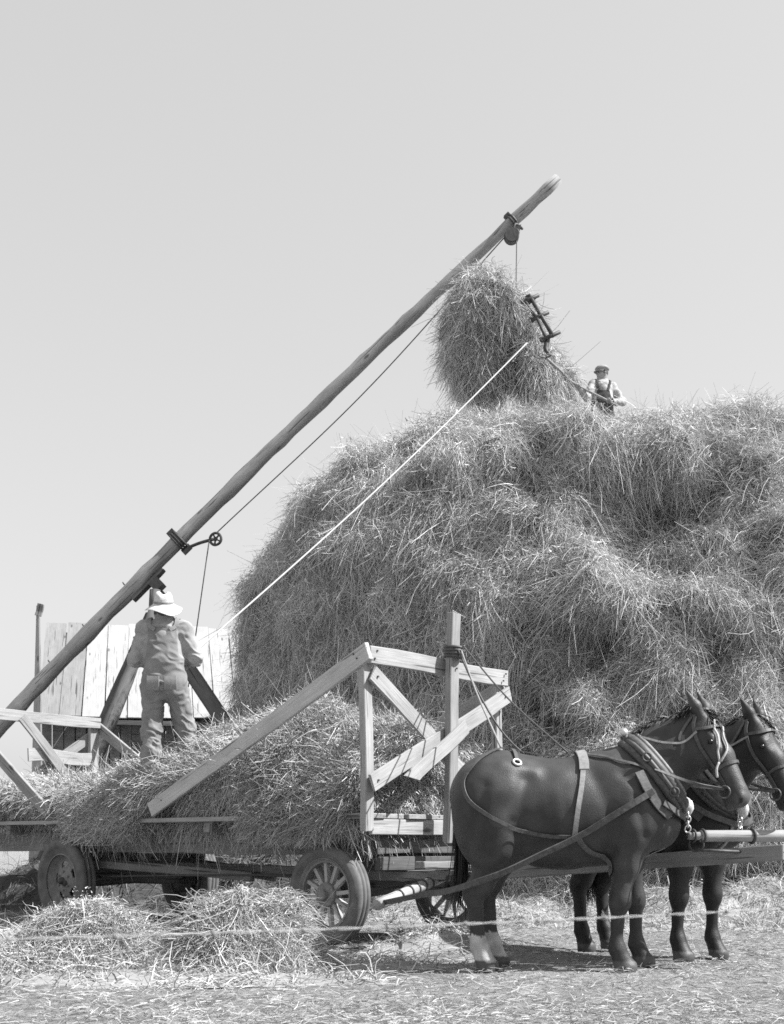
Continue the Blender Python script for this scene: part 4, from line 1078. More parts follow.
def harness(H, near):
    root, f, R, W, ivW, hp, body = H
    def lx(px, py, y): return np.array([(px - 560) / 138.0, y, (968 - py) / 138.0])
    sides = (-1, 1)
    # collar: a fat padded ring round the base of the neck
    top, bot = np.array([0.53, 0, 1.60]), np.array([0.88, 0, 1.16])
    cc = (top + bot) / 2; la = (top - bot) / 2; t = np.linspace(0, 2 * np.pi, 64, endpoint=False)
    def ring(off, sh, k=0.245):
        P = cc + np.cos(t)[:, None] * la + np.sin(t)[:, None] * np.array([0, k, 0]) + np.array([sh * 0.8, 0, sh * 0.6])
        offt = off * (1 - 0.75 * np.clip(np.cos(t), 0, 1) ** 6)
        g = P
        for _ in range(5): g = g - (f(g) - offt)[:, None] * f.grad(g) * 0.9
        # stay in the collar plane
        nrm_ = unit(np.cross(la, [0, 1, 0])); pl = cc + np.array([sh * 0.8, 0, sh * 0.6])
        return g - ((g - pl) @ nrm_)[:, None] * nrm_
    def closed(P, r, sides_=10):
        V, Q, T = tube_np(np.vstack([P, P[:1]]), r, sides_, False); return V, Q, T
    put('collar', [closed(ring(0.022, 0.0), 0.042), closed(ring(0.024, -0.06), 0.03)], M['leather'], root, Mx=R)
    put('collar_pad', [closed(ring(0.008, 0.052), 0.017)], M['leather_pale'], root, Mx=R)
    for s in sides:
        P = ring(0.06, -0.025); sel = P[(np.sign(P[:, 1]) == s)]
        sel = sel[np.argsort(-sel[:, 2])][1:-2]
        sel = np.vstack([sel[0] + [-0.015, 0, 0.035], sel])
        put('hame', [tube_np(spline(sel, 30), 0.020, 8), torus_np(sel[9] + [0, 0.03 * s, 0], (0, 1, 0), 0.03, 0.007, 14, 6), torus_np(sel[20] + [0, 0.03 * s, 0], (0.3, 1, 0), 0.03, 0.007, 14, 6)], M['leather'], root, Mx=R)
        b, q, _ = lathe_np([(0, 0.03), (0.02, 0.024), (0.03, 0.0), (0.02, -0.024), (0, -0.03)], 14)
        put('hame_ball', [(b + sel[0] + [-0.005, 0, 0.02], q[:, ::-1], None)], M['brass'], root, Mx=R)
        y = 0.34 * s
        # collar flap, back pad strap, belly band, breeching
        put('housing', [strap_np(f, [lx(633, 772, y), lx(640, 790, y), lx(652, 806, y), lx(668, 818, y)], 0.07, 22, 0.012, 0.008)], M['leather'], root, smooth=False, Mx=R)
        put('back_band', [strap_np(f, [lx(584, 764, 0.05 * s), lx(580, 775, 0.2 * s), lx(576, 795, y), lx(572, 818, y), lx(570, 838, y)], 0.036, 26)], M['leather_pale'], root, smooth=False, Mx=R)
        put('belly_band', [strap_np(f, [lx(572, 838, y), lx(582, 854, y), lx(597, 870, y * 0.8), lx(605, 876, 0.1 * s)], 0.04, 22)], M['leather'], root, smooth=False, Mx=R)
        put('breeching', [strap_np(f, [lx(500, 752, 0.05 * s), lx(484, 757, 0.16 * s), lx(470, 768, 0.24 * s), lx(463, 782, 0.26 * s), lx(467, 799, 0.30 * s), lx(484, 815, y), lx(505, 827, y), lx(535, 837, y), lx(570, 839, y)], 0.029, 60)], M['leather'], root, smooth=False, Mx=R)
        # trace from the hame to the singletree, pulled straight
        end = ivW(S0 + (S1 - S0) * (0.06 if s < 0 else 0.85)) if near else ivW(S2 + (S3 - S2) * (0.15 if s < 0 else 0.9))
        a0 = f.snap(np.array([lx(645, 794, y)]), 0.035)[0]
        mid = f.snap(np.array([lx(573, 838, y)]), 0.022)[0]
        rear = np.array([-0.42, 0.40 * s, 0.70])
        r2p = [np.array([-0.68, 0.31 * s, 0.60])] if near and s < 0 else []
        pts = [a0, a0 * 0.5 + mid * 0.5 + [0, 0.01 * s, 0], mid, mid * 0.45 + rear * 0.55, rear] + r2p + [(r2p[0] if r2p else rear) * 0.5 + end * 0.5, end]
        put('trace', [strap_np(f, pts, 0.046, 60, 0.02, 0.01, snap=False)], M['leather'], root, smooth=False, Mx=R)
        # rein and bridle
        rh = f.snap(np.array([lx(648, 772, 0.3 * s)]), 0.05)[0]
        bit = hp(0.44, -0.045, 0.095 * s)
        br = [strap_np(f, [hp(-0.09, 0.08, 0.02 * s), hp(-0.04, 0.03, 0.12 * s), hp(0.12, -0.02, 0.12 * s), hp(0.30, -0.03, 0.10 * s), bit], 0.024, 26, 0.006),
              strap_np(f, [hp(-0.09, 0.08, 0.0), hp(-0.05, -0.03, 0.12 * s), hp(-0.0, -0.14, 0.10 * s), hp(0.02, -0.19, 0.0)], 0.02, 22, 0.006),
              strap_np(f, [hp(0.04, 0.12, 0), hp(0.03, 0.08, 0.10 * s), hp(0.0, 0.02, 0.12 * s)], 0.024, 14, 0.006),
              strap_np(f, [hp(0.31, 0.1, 0), hp(0.31, 0.04, 0.1 * s), hp(0.31, -0.06, 0.09 * s), hp(0.31, -0.12, 0.0)], 0.022, 20, 0.006),
              torus_np(hp(0.46, -0.05, 0.10 * s), sd_of(hp), 0.042, 0.006, 20, 6)]
        put('bridle', br, M['leather'], root, smooth=False, Mx=R)
        pr = [strap_np(f, [bit, bit * 0.5 + rh * 0.5 + [0, 0.02 * s, -0.02], rh], 0.022, 24, 0.02, 0.005, snap=False),
              strap_np(f, [rh, lx(620, 763, 0.26 * s), lx(600, 757, 0.18 * s), lx(582, 764, 0.06 * s)], 0.022, 24, 0.012, 0.005)]
        put('rein', pr, M['leather'], root, smooth=False, Mx=R)
        put('check_rein', [strap_np(f, [lx(637, 741, 0.10 * s), lx(660, 746, 0.20 * s), lx(676, 746, 0.2 * s), hp(0.02, 0.02, 0.12 * s)], 0.016, 24, 0.014, 0.004)], M['leather_pale'], root, smooth=False, Mx=R)
    put('back_strap', [strap_np(f, [lx(500, 752, 0), lx(530, 758, 0), lx(562, 768, 0), lx(584, 762, 0), lx(625, 745, 0)], 0.03, 40), strap_np(f, [lx(509, 754, 0.02), lx(513, 758, -0.1), lx(515, 766, -0.2)], 0.028, 12)], M['leather'], root, smooth=False, Mx=R)
    rg = f.snap(np.array([lx(515, 767, -0.22)]), 0.016)[0]
    put('ring', [torus_np(rg, f.grad(np.array([rg]))[0], 0.028, 0.009, 20, 8)], M['brass'], root, Mx=R)
    sd = np.array([lx(582, 766, 0.0), lx(582, 770, -0.12), lx(581, 776, -0.2)])
    put('back_pad', [strap_np(f, np.vstack([sd[::-1] , sd[1:] * [1, -1, 1]]), 0.07, 24, 0.010, 0.012)], M['leather_pale'], root, smooth=False, Mx=R)
    # breast strap and chain at the collar's foot
    bt_ = f.snap(np.array([lx(682, 808, 0.0)]), 0.05)[0]
    put('breast_strap', [strap_np(f, [lx(655, 805, -0.30), lx(672, 818, -0.2), lx(684, 824, 0.0), lx(672, 818, 0.2), lx(655, 805, 0.30)], 0.045, 40, 0.03, 0.008)], M['leather'], root, smooth=False, Mx=R)
    put('martingale', [strap_np(f, [lx(684, 824, -0.03), lx(676, 842, -0.03), lx(655, 862, -0.02), lx(630, 872, -0.01)], 0.04, 24, 0.012, 0.006)], M['leather_pale'], root, smooth=False, Mx=R)
    put('hame_chain', [torus_np(bt_ + [0.012, -0.03, -0.02 - 0.034 * k], (1, 0, 0) if k % 2 else (0, 1, 0), 0.02, 0.006, 12, 5, 1.3) for k in range(5)], M['brass'], root, Mx=R)
    V, Q = blob(bt_ + [0.01, 0, 0.0], (0.05, 0.05, 0.07), 3, 20, 12)
    link('collar_cloth', mesh_np('collar_cloth', V, Q, smooth=True), M['hat'], root, R)
    return bt_
def sd_of(hp): return unit(hp(0, 0, 1) - hp(0, 0, 0))

NL = np.array([(560 - CX) / 138.0, F_PX / 138.0, 0.0])
H1 = horse('horse', tuple(NL), -0.06, 'nearer dark bay work horse with a white hind foot, head turned to the camera side', 0.62, 0.039, (0, 0, 1, 1), (-0.06, 0.13, 0.0, 0.10), tail_side=0.1)
b1 = harness(H1, True)
FL = np.array([2.09, 9.37, 0.0]); 
H2 = horse('horse', tuple(FL), -0.93, 'farther black work horse mostly hidden behind its team mate', -0.15, 0.021, (0, 0, 0, 0), (0.0, 0.05, 0.0, -0.05))
b2 = harness(H2, False)

# halter rope on the near horse's face
root, f1, R1, W1, iv1, hp1, body1 = H1
put('halter_rope', [tube_np(f1.snap(spline([hp1(0.0, 0.12, -0.03), hp1(0.08, 0.1, -0.07), hp1(0.2, 0.06, -0.09), hp1(0.28, 0.03, -0.1)], 26), 0.012), 0.008, 6),
                    tube_np(f1.snap(spline([hp1(0.05, 0.12, 0.03), hp1(0.12, 0.11, -0.02), hp1(0.22, 0.09, -0.05), hp1(0.28, 0.04, -0.1)], 26), 0.012), 0.008, 6),
                    tube_np(spline([hp1(0.28, 0.03, -0.112), hp1(0.31, 0.0, -0.13), hp1(0.36, -0.03, -0.125)], 10), 0.009, 6)], M['rope'], root, Mx=R1)

# neck yoke between the two collars
ny0 = W1(b1) + [0.0, -0.10, -0.10]; ny1 = H2[3](b2) + [0.05, 0, -0.10]
ny0 = at(688, 836, 8.25); ny1 = at(790, 836, 8.45)
ny = empty('neck_yoke', tuple((ny0 + ny1) / 2), 'pale turned wooden neck yoke across the front of the wagon tongue', 'yoke')
pole('bar', ny0 + (ny1 - ny0) * 0.12, ny1, 0.043, 0.045, M['wood_pale'], ny, n=16, sides=14, irr=0.03)
pole('bar_end', ny0, ny0 + (ny1 - ny0) * 0.14, 0.028, 0.032, M['wood'], ny, n=8, sides=12, irr=0.05)
for c, x, R_, r_ in ((0.05, (1, 0.2, 0), 0.045, 0.008), (0.08, (0.3, 1, 0), 0.05, 0.008), (0.14, ny1 - ny0, 0.045, 0.010), (0.62, ny1 - ny0, 0.05, 0.012)):
    put('ring', [torus_np(ny0 + (ny1 - ny0) * c - [0, 0, 0.06 * (c == 0.08)], x, R_, r_, 20, 6)], M['iron'], ny)
tube('tongue_strap', [ny0 + (ny1 - ny0) * 0.09 + [0, 0, -0.1], T1 * 0.12 + T0 * 0.0 + (T1 * 0.9 + T0 * 0.1) * 0.88 + [0, 0, 0.02]], 0.012, M['leather'], ny, sides=6)

# driving lines tied to the stake and hanging to the horses
k0 = pt(-0.25, 1.01, 2.64)
r_a = W1(f1.snap(np.array([[(501 - 560) / 138.0, 0.0, (968 - 752) / 138.0]]), 0.02)[0]); r_b = W1(f1.snap(np.array([[(572 - 560) / 138.0, 0.03, (968 - 768) / 138.0]]), 0.03)[0])
rein = empty('driving_lines', tuple(k0), 'leather driving lines tied to the tall stake and slanting down to the near horse', 'reins')
tube('line', [k0, k0 * 0.6 + r_a * 0.4 + [0, 0, -0.04], r_a], 0.008, M['leather_pale'], rein, n=16, sides=6)
tube('line', [k0 + [0.02, 0, 0.03], k0 * 0.5 + r_b * 0.5 + [0, 0, -0.03], r_b], 0.007, M['leather'], rein, n=16, sides=6)
tube('line', [k0 + [-0.03, -0.02, 0.0], k0 + [0.1, -0.25, -0.35], k0 + [0.42, -0.5, -0.9], k0 + [0.50, -0.55, -0.98]], 0.009, M['leather'], rein, n=16, sides=6)

# ================================================================== PEOPLE
def person(name, loc, yaw, sc, label, J, tones, hat, back_panel, fold_seed, legs=True):
    """J: joints in the figure's own frame (x right, y forward, z up), metres for a 1.75 m figure"""
    root = empty(name, loc, label, 'person')
    R = Matrix.Translation(Vector(loc)) @ Matrix.Rotation(yaw, 4, 'Z') @ Matrix.Scale(sc, 4)
    A = {k: np.array(v, float) for k, v in J.items()}
    hv = A['head']; hf = unit(A['face']); hr = unit(np.cross(hf, [0, 0, 1.0])); hu = np.cross(hr, hf)
    HR = np.stack([hr, hf, hu], 1)
    def hp(x, y, z): return hv + hr * x + hf * y + hu * z
    b = SDF()
    b.ell(hp(0, -0.01, 0.02), (0.076, 0.096, 0.105), 0.03, HR)
    b.ell(hp(0, 0.025, -0.055), (0.056, 0.062, 0.068), 0.05, HR)
    b.cap(hp(0, 0.085, 0.0), hp(0, 0.108, -0.03), 0.011, 0.016, 0.02)
    b.cap(hp(-0.02, 0.085, -0.062), hp(0.02, 0.085, -0.062), 0.010, 0.010, 0.015)
    b.cap(hp(0, 0.07, -0.105), hp(0, 0.078, -0.10), 0.022, 0.02, 0.03)
    b.cap(hp(-0.035, 0.082, 0.028), hp(0.035, 0.082, 0.028), 0.012, 0.012, 0.02)
    for s in (-1, 1):
        b.ell(hp(0.078 * s, -0.01, -0.01), (0.012, 0.024, 0.034), 0.015, HR)
    b.cap(A['neck'], hp(0, -0.02, -0.06), 0.062, 0.055, 0.04)
    ch = (A['shl'] + A['shr']) / 2; pv = (A['hpl'] + A['hpr']) / 2
    b.cap(pv + [0, 0, 0.05], ch + [0, 0, -0.08], 0.11, 0.13, 0.06)
    b.cap(A['shl'], A['shr'], 0.05, 0.05, 0.06); b.cap(ch, A['neck'], 0.07, 0.06, 0.06)
    for s in 'lr':
        b.chain([A['sh' + s], A['el' + s], A['ha' + s]], [0.045, 0.036, 0.026], 0.03)
        b.chain([A['hp' + s], A['kn' + s], A['an' + s]], [0.08, 0.052, 0.038], 0.03)
        b.cap(A['an' + s] + [0, -0.02, -0.04], A['an' + s] + unit(A['ft' + s]) * 0.15 + [0, 0, -0.06], 0.035, 0.03, 0.03)
        # hand: palm, four curled fingers, thumb leaving the side of the palm
        d = unit(A['ha' + s] - A['el' + s]); g = unit(A['gr' + s]); g = unit(g - d * (g @ d)); sdv = np.cross(d, g)
        w0 = A['ha' + s]
        for k in range(4):
            b.cap(w0 + d * 0.01 + sdv * (k - 1.5) * 0.012, w0 + d * 0.085 + sdv * (k - 1.5) * 0.021, 0.014, 0.012, 0.012)
        for k, ln in enumerate((0.036, 0.042, 0.040, 0.030)):
            p0 = w0 + d * 0.088 + sdv * (k - 1.5) * 0.022
            p1 = p0 + (d * 0.55 + g * 0.8) * ln; p2 = p1 + (g * 0.8 - d * 0.45) * ln * 0.8
            b.chain([p0, p1, p2], [0.0105, 0.0095, 0.008], 0.008)
        th0 = w0 + d * 0.03 + sdv * 0.032; th1 = th0 + d * 0.035 + sdv * 0.024 + g * 0.02; th2 = th1 + d * 0.01 + g * 0.032 - sdv * 0.008
        b.chain([th0, th1, th2], [0.014, 0.011, 0.009], 0.01)
    allp = np.array([A[k] for k in ('shl', 'shr', 'ell', 'elr', 'hal', 'har', 'knl', 'knr', 'anl', 'anr')] + [hp(0, 0, 0.15)])
    lo, hi = allp.min(0) - 0.26, allp.max(0) + 0.2
    def tb(V):
        t = np.full(len(V), tones['skin'])
        for s in (-1, 1):
            t = np.where(np.linalg.norm(V - hp(0.032 * s, 0.088, 0.004), axis=1) < 0.013, 0.03, t)
        q = (V - hv) @ HR
        t = np.where((np.linalg.norm(q, axis=1) < 0.16) & (q[:, 1] < 0.02 - 0.3 * (q[:, 2] < -0.02)) & (q[:, 2] > -0.06), 0.06, t)
        t = np.where((np.abs(q[:, 2] + 0.062) < 0.006) & (q[:, 1] > 0.075) & (np.abs(q[:, 0]) < 0.026), t * 0.6, t)
        return t
    link('body', sdf_mesh('person_body', b, lo, hi, 0.0085, tb), M['skin'], root, R)
    # shirt
    s_ = SDF()
    s_.ell(ch * 0.75 + pv * 0.25 + [0, 0, -0.04], (0.188, 0.125, 0.24), 0.06)
    s_.ell(ch * 0.3 + pv * 0.7, (0.192, 0.135, 0.22), 0.08)
    s_.cap(A['shl'], A['shr'], 0.072, 0.072, 0.07)
    s_.cap(ch + [0, 0, 0.02], A['neck'] + [0, -0.015, 0.055], 0.098, 0.074, 0.06)
    for s in 'lr':
        wr = A['ha' + s] * 0.88 + A['el' + s] * 0.12
        s_.chain([A['sh' + s], A['el' + s] * 0.5 + A['sh' + s] * 0.5, A['el' + s], wr], [0.068, 0.062, 0.060, 0.045], 0.05)
    def folds(amp):
        def q(V):
            w = V + 0.08 * fbm(V * 4, fold_seed, 2)[:, None]
            r = np.abs(fbm(w @ np.array([[7, 3, 3.0], [-3, 7, 4], [3.5, -4, 12]]), fold_seed + 3, 2))
            low = np.clip((0.62 - V[:, 2]) / 0.2, 0, 1) + np.clip((V[:, 2] - 0.78) / 0.1, 0, 1) * np.clip((0.98 - V[:, 2]) / 0.1, 0, 1)
            return amp * (0.45 - np.clip(3.2 * r, 0, 1)) * (0.7 + 0.5 * low)
        return q
    link('shirt', sdf_mesh('shirt', s_, lo, hi, 0.0085, lambda V: np.full(len(V), tones['shirt']), folds(0.017)), M['cloth'], root, R)
    # overalls: trousers and bib / back panel, with crossed straps
    o_ = SDF()
    o_.ell(pv + [0, 0, 0.03], (0.198, 0.145, 0.17), 0.06)
    o_.ell(pv + [0, 0, 0.20], (0.200, 0.146, 0.15), 0.06)
    for s in 'lr':
        o_.ell(A['hp' + s] + [0, -0.035, 0.0], (0.088, 0.085, 0.13), 0.09)
        if legs:
            o_.chain([A['hp' + s], A['kn' + s], A['kn' + s] * 0.4 + A['an' + s] * 0.6, A['an' + s] + [0, 0, 0.0]], [0.112, 0.095, 0.088, 0.086], 0.05)
    class Cut:
        def __init__(s): pass
        def __call__(s, P):
            d = o_(P); t_ = s_(P) - 0.014
            z0, z1 = pv[2] + 0.1, ch[2] - (0.0 if back_panel else 0.12)
            axx = np.abs((P - pv) @ np.array([1.0, 0, 0]) - ((P[..., 2] - pv[2]) / max(ch[2] - pv[2], 0.1)) * (ch - pv)[0])
            hw = 0.165 - (0.035 if back_panel else 0.055) * np.clip((P[..., 2] - z0) / (z1 - z0), 0, 1)
            pan = np.maximum(np.maximum(t_, P[..., 2] - z1), np.maximum(axx - hw, z0 - P[..., 2]))
            # keep the sleeves out of the panel
            h = np.maximum(0.02 - np.abs(d - pan), 0) / 0.02
            return np.minimum(d, pan) - h * h * 0.005
        grad = SDF.grad
    link('overalls', sdf_mesh('overalls', Cut(), lo, hi, 0.0085, lambda V: np.full(len(V), tones['over']) * (1 + 0.12 * fbm(V * 4, 3, 3)), folds(0.017)), M['cloth'], root, R)
    for s, k in ((-1, 'l'), (1, 'r')):
        z1 = ch[2] - (0.03 if back_panel else 0.14)
        pth = [[ch[0] + 0.075 * s, ch[1] - 0.14, z1], [ch[0] + 0.115 * s, ch[1] - 0.10, ch[2] + 0.0], [ch[0] + 0.125 * s, ch[1], ch[2] + 0.07], [ch[0] + 0.115 * s, ch[1] + 0.10, ch[2] + 0.0], [ch[0] + 0.08 * s, ch[1] + 0.14, ch[2] - 0.13]]
        put('strap', [strap_np(s_, pth, 0.038, 30, 0.014, 0.006)], M['strap_' + tones['id']], root, smooth=False, Mx=R)
    if back_panel:
        for s in (-1, 1):
            c0 = pv + np.array([0.085 * s, -0.2, -0.015])
            put('pocket', [strap_np(o_, [c0 + [0, 0, 0.075], c0, c0 + [0, 0, -0.08]], 0.12, 14, 0.004, 0.004)], M['strap_a'], root, smooth=False, Mx=R)
    # boots
    if legs:
        for s in 'lr':
            bt = SDF(); fd = unit(A['ft' + s]); a = A['an' + s]
            bt.cap(a + [0, 0, 0.06], a + [0, 0, -0.03], 0.058, 0.052, 0.03).cap(a + [0, 0, -0.045], a + fd * 0.15 + [0, 0, -0.058], 0.046, 0.042, 0.04)
            link('boot', sdf_mesh('boot', bt, a - 0.24, a + 0.26, 0.012, lambda V: np.full(len(V), 0.08)), M['boot'], root, R)
    hat(root, R, hp, hr, hf, hu)
    W = lambda p: np.array(R @ Vector(p))
    return root, W, A

def straw_hat(root, R, hp, hr, hf, hu):
    hp0 = hp; hp = lambda x, y, z: hp0(x * 0.92, y * 0.92, z * 1.0)
    n = 64; prof = [(0.03, 0.132), (0.055, 0.136), (0.078, 0.128), (0.093, 0.10), (0.098, 0.06), (0.101, 0.028), (0.108, 0.018), (0.13, 0.012), (0.16, 0.004), (0.185, -0.004), (0.186, -0.009), (0.16, -0.004), (0.13, 0.004), (0.10, 0.010)]
    V, Q, T = lathe_np(prof, n)
    a = np.arctan2(V[:, 1], V[:, 0]); r = np.hypot(V[:, 0], V[:, 1])
    brim = np.clip((r - 0.105) / 0.08, 0, 1)
    V[:, 2] += brim * (0.016 * np.sin(2 * a + 0.7) + 0.012 * np.sin(3 * a + 1.2) - 0.032) * 1.0
    crown = np.clip((V[:, 2] - 0.03) / 0.1, 0, 1)
    V[:, 0] *= 1 - 0.10 * crown * np.cos(a) ** 2
    V[:, 2] -= 0.030 * np.clip((V[:, 2] - 0.09) / 0.04, 0, 1) * np.exp(-(V[:, 0] / 0.03) ** 2)
    V[:, 2] += 0.006 * fbm(V * 18, 5, 2)
    top = len(V); V = np.vstack([V, [[0, 0, 0.105]]]); tri = np.array([(j, (j + 1) % n, top) for j in range(n)])
    P = np.array([hp(v[0], v[1] * 1.12 - 0.01, v[2] + 0.055) for v in V])
    h = link('hat', mesh_np('hat', P, Q, smooth=True, tris=tri), M['hat'], root, R)
    b, q, _ = lathe_np([(0.1035, 0.02), (0.1025, 0.05)], n)
    b[:, 0] *= 0.985
    put('hat_band', [(np.array([hp(v[0], v[1] * 1.12 - 0.01, v[2] + 0.052) for v in b]), q, None)], M['leather_pale'], h, Mx=R)

def flat_cap(root, R, hp, hr, hf, hu):
    n = 48
    V, Q, T = lathe_np([(0.0, 0.118), (0.04, 0.116), (0.08, 0.10), (0.108, 0.07), (0.112, 0.05), (0.10, 0.035), (0.088, 0.03), (0.086, 0.01)], n)
    P = np.array([hp(v[0], v[1] * 1.15 + 0.008, v[2] + 0.03 - 0.10 * (v[1] > 0) * v[1]) for v in V])
    h = link('cap', mesh_np('cap', P, Q, smooth=True), M['cap'], root, R)
    a = np.linspace(-1.25, 1.25, 20); pr = []
    up_, dn_ = [], []
    for t in a:
        up_.append((0.086 * math.sin(t), 0.098 * math.cos(t), 0.048)); dn_.append((0.10 * math.sin(t), 0.098 * math.cos(t) + 0.062 * math.cos(t * 1.2) ** 0.8 if abs(t) < 1.25 else 0.098 * math.cos(t), 0.028 - 0.01 * math.cos(t)))
    P1 = np.array([hp(*q) for q in up_]); P2 = np.array([hp(*q) for q in dn_]); o = hu * 0.008
    VV = np.vstack([P1, P2, P1 - o, P2 - o]); m = len(a); QQ = []
    for i in range(m - 1):
        QQ += [(i, i + 1, m + i + 1, m + i), (2 * m + i, 3 * m + i, 3 * m + i + 1, 2 * m + i + 1), (m + i, m + i + 1, 3 * m + i + 1, 3 * m + i)]
    put('visor', [(VV, np.array(QQ), None)], M['cap'], h, Mx=R)

M['strap_a'] = mat_noise('denim_strap', 0.20, 0.27, (40, 40, 40), 0.95, 0.05, 0.2)
M['strap_b'] = mat_noise('dark_denim_strap', 0.05, 0.09, (40, 40, 40), 0.95, 0.05, 0.2)

# man on the wagon, seen from behind, paying out the trip rope
J1 = dict(head=(-0.01, 0.01, 1.57), face=(-0.12, 0.94, 0.30), neck=(0.0, 0.0, 1.48),
          shl=(-0.185, 0.0, 1.415), shr=(0.185, 0.0, 1.415), ell=(-0.29, 0.03, 1.13), elr=(0.29, 0.02, 1.14), hal=(-0.10, 0.24, 1.10), har=(0.12, 0.25, 1.10),
          hpl=(-0.10, 0.0, 0.90), hpr=(0.10, 0.0, 0.90), knl=(-0.12, 0.03, 0.48), knr=(0.17, 0.12, 0.50), anl=(-0.13, -0.01, 0.085), anr=(0.23, 0.10, 0.085),
          ftl=(-0.15, 1, 0), ftr=(0.3, 1, 0), grl=(0.5, 0, -1), grr=(-0.5, 0, -1))
ml = pt(3.12, 0.26, 0); mz_ = 1.55
P1, WP1, A1 = person('person', (ml[0], ml[1], mz_), 0.02, 1.125, 'man in a white hat and faded overalls standing on the wagon hay, seen from behind', J1, dict(skin=0.30, shirt=0.31, over=0.215, id='a'), straw_hat, True, 12)

# man on the stack, waist behind the brow, with a pitchfork
MS = at(602, 366, 19.9)
J2 = dict(head=(0.0, 0.03, 1.60), face=(-0.94, 0.34, 0.05), neck=(0.01, 0.0, 1.47),
          shl=(-0.17, 0.06, 1.40), shr=(0.18, -0.03, 1.40), ell=(-0.30, 0.20, 1.13), elr=(0.35, 0.02, 1.12), hal=(-0.44, 0.30, 1.24), har=(0.13, 0.24, 1.04),
          hpl=(-0.09, 0.0, 0.90), hpr=(0.09, 0.0, 0.90), knl=(-0.12, 0.03, 0.48), knr=(0.14, 0.03, 0.48), anl=(-0.13, 0, 0.085), anr=(0.15, 0, 0.085),
          ftl=(-0.3, 1, 0), ftr=(0.3, 1, 0), grl=(0.2, 0.2, -1), grr=(-0.3, -0.2, 1))
zt = MS[2] - 1.75
P2, WP2, A2 = person('person', (MS[0], MS[1], zt), math.pi, 1.0, 'man in a flat cap and dark overalls working on top of the haystack', {k: (-v[0], v[1], v[2]) if k not in () else v for k, v in {**J2, 'shl': J2['shr'], 'shr': J2['shl'], 'ell': J2['elr'], 'elr': J2['ell'], 'hal': J2['har'], 'har': J2['hal'], 'hpl': J2['hpr'], 'hpr': J2['hpl'], 'knl': J2['knr'], 'knr': J2['knl'], 'anl': J2['anr'], 'anr': J2['anl'], 'ftl': J2['ftr'], 'ftr': J2['ftl'], 'grl': J2['grr'], 'grr': J2['grl']}.items()}, dict(skin=0.28, shirt=0.38, over=0.07, id='b'), flat_cap, False, 30)
hL, hR_ = WP2(A2['hal'] + unit(A2['hal'] - A2['ell']) * 0.09), WP2(A2['har'] + unit(A2['har'] - A2['elr']) * 0.09)
hl, hr_ = (hL, hR_) if hL[0] < hR_[0] else (hR_, hL)
pdv = unit(hl - hr_)
pf = empty('pitchfork', tuple(hr_), 'long handled pitchfork held by the man on the stack and stuck in the hay', 'pitchfork')
f_end = hl + pdv * 0.75; tip = at(545, 357, 17.9)
f_end = tip + unit(hl - tip) * 0.05
pole('handle', hr_ + (hr_ - hl) * 0.25, hr_, 0.019, 0.019, M['wood'], pf, n=6, sides=8, irr=0.05)
pole('handle', hr_, hl, 0.019, 0.019, M['wood'], pf, n=6, sides=8, irr=0.05) if False else None
tube('shaft', [hr_, hl, hl * 0.5 + f_end * 0.5, f_end], 0.023, M['wood'], pf, n=20, sides=8)
fdv = unit(f_end - hl); fsv = unit(np.cross(fdv, [0, 0, 1.0]))
put('head', [tube_np(spline([f_end, f_end + fdv * 0.05 + fsv * 0.09 * k, f_end + fdv * 0.3 + fsv * 0.10 * k - [0, 0, 0.03]], 10), 0.009, 6) for k in (-1, -0.33, 0.33, 1)], M['iron'], pf)

# trip rope from the fork down to the hands of the man on the wagon
hands = WP1((A1['hal'] + A1['har']) / 2 + [0.03, 0.09, -0.01])
tr0 = at(527, 343, 18.1)
tr = [fpt(0.9, 0), tr0, tr0 * 0.5 + hands * 0.5 + [0, 0, -0.03], hands, hands + [-0.02, 0.05, -0.35], hands + [0.12, 0.25, -0.85]]
tube('trip_rope', np.stack([tr0 + (hands - tr0) * t - np.array([0, 0, 0.10 * math.sin(math.pi * t)]) for t in np.linspace(0, 1, 50)]), 0.0105, M['rope'], None, sides=8)
bpy.data.objects['trip_rope']
props(bpy.data.objects['trip_rope'], 'pale taut rope slanting across the stack face to the man on the wagon', 'rope')

# ================================================================== BARBED WIRE close to the camera
fl_, fr_ = at(-170, 945, 1.55), at(1010, 894, 2.75)
fence = empty('barbed_wire_fence', (float(fl_[0]), float(fl_[1]), 0), 'single strand of pale barbed wire crossing low in front of the wagon and horses', 'fence')
tw = np.linspace(0, 1, 420); base = fl_ + (fr_ - fl_) * tw[:, None]; base[:, 2] -= 0.012 * np.sin(np.pi * tw)
wd_ = unit(fr_ - fl_); n1 = unit(np.cross(wd_, UP)); parts = []
for ph in (0, np.pi):
    a = tw * 130 + ph
    parts.append(tube_np(base + 0.0016 * (np.cos(a)[:, None] * n1 + np.sin(a)[:, None] * UP), 0.0010, 5))
put('wire', parts, M['wire'], fence)
for k, t in enumerate(np.arange(0.03, 1, 0.061)):
    c = fl_ + (fr_ - fl_) * t - [0, 0, 0.012 * math.sin(math.pi * t)]
    pr = [torus_np(c, wd_, 0.0034, 0.0014, 10, 5), torus_np(c + wd_ * 0.003, wd_, 0.0034, 0.0014, 10, 5)]
    for s in (-1, 1):
        d = unit(np.cross(wd_, UP * math.cos(k * 1.9 + s) + n1 * math.sin(k * 1.9 + s)))
        pr.append(tube_np([c + d * 0.002 * s, c + d * 0.014 * s + wd_ * 0.004 * s], [0.0014, 0.0006], 5))
    put('barb', pr, M['wire'], fence)
for p in (fl_, fr_):
    plank('post', (p[0], p[1] + 0.05, -0.1), (p[0], p[1] + 0.05, 1.15), 0.09, 0.09, M['wood_mid'], fence, wide=(1, 0, 0))

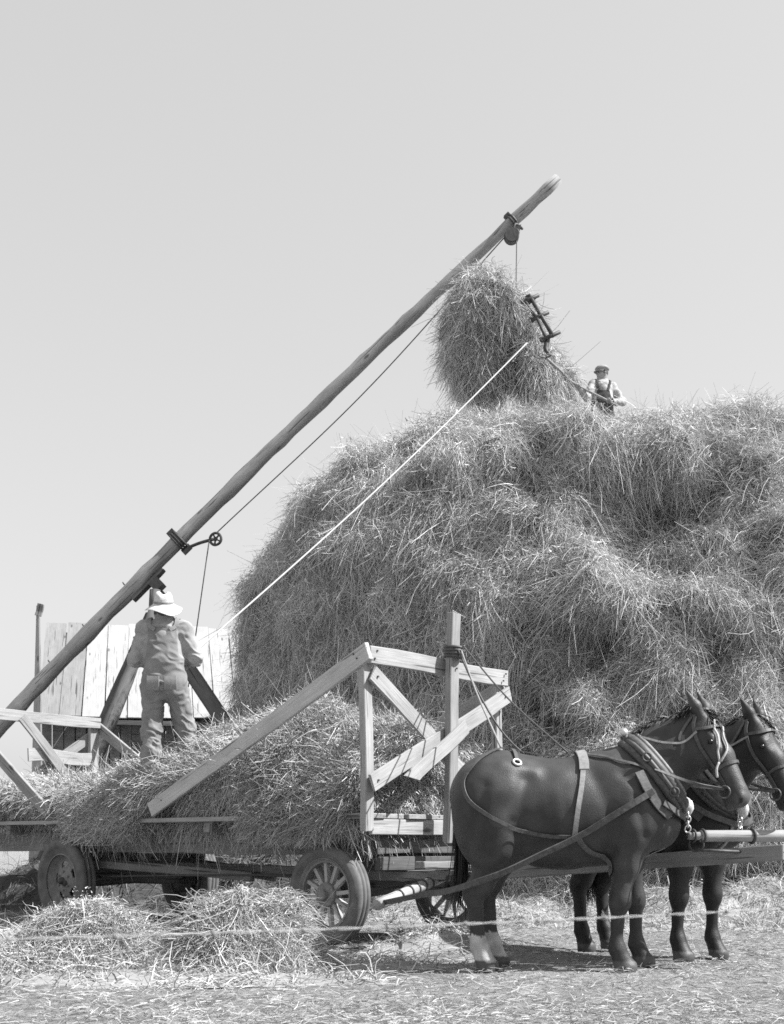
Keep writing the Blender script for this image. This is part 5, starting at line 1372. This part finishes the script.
# ================================================================== CAMERA, SUN, SKY
cam = bpy.data.cameras.new('camera'); co = bpy.data.objects.new('camera', cam); COL.objects.link(co)
co.location = (0, 0, CAMZ); co.rotation_euler = (math.radians(90), 0, 0)
cam.sensor_fit = 'HORIZONTAL'; cam.sensor_width = 36; cam.lens = F_PX / 784 * 36
cam.shift_y = (HOR - 512) / 784.0; cam.clip_start = 0.05; cam.clip_end = 3000
cam.dof.use_dof = True; cam.dof.focus_distance = 11.0; cam.dof.aperture_fstop = 9.0
scene.camera = co

sun = bpy.data.lights.new('sun', 'SUN'); so = bpy.data.objects.new('sun', sun); COL.objects.link(so)
sun.energy = 5.0; sun.angle = math.radians(0.5)
so.rotation_euler = Vector(SUN).to_track_quat('Z', 'Y').to_euler()
w = bpy.data.worlds.new('World'); scene.world = w; w.use_nodes = True
nt = w.node_tree; bg = nt.nodes['Background']
sky = nt.nodes.new('ShaderNodeTexSky'); sky.sky_type = 'NISHITA'; sky.sun_disc = False
sky.sun_elevation = math.asin(SUN[2]); sky.sun_rotation = math.atan2(SUN[0], SUN[1])
sky.air_density = 1.0; sky.dust_density = 2.0
# orthochromatic black-and-white film: the sky as its blue light only
sep = nt.nodes.new('ShaderNodeSeparateColor')
nt.links.new(sky.outputs[0], sep.inputs[0])
pw = nt.nodes.new('ShaderNodeMath'); pw.operation = 'POWER'; pw.inputs[1].default_value = 0.40
nt.links.new(sep.outputs[2], pw.inputs[0])
ml_ = nt.nodes.new('ShaderNodeMath'); ml_.operation = 'MULTIPLY'; ml_.inputs[1].default_value = 2.2
nt.links.new(pw.outputs[0], ml_.inputs[0]); nt.links.new(ml_.outputs[0], bg.inputs['Color'])
bg.inputs['Strength'].default_value = 0.10
vs = scene.view_settings
vs.view_transform = 'Standard'; vs.look = 'None'; vs.exposure = 1.0; vs.gamma = 1.0; vs.use_curve_mapping = False
scene.render.engine = 'CYCLES'
scene.cycles.filter_width = 1.6
scene.cycles.max_bounces = 6; scene.cycles.diffuse_bounces = 3; scene.cycles.transparent_max_bounces = 4
scene.cycles.use_denoising = False
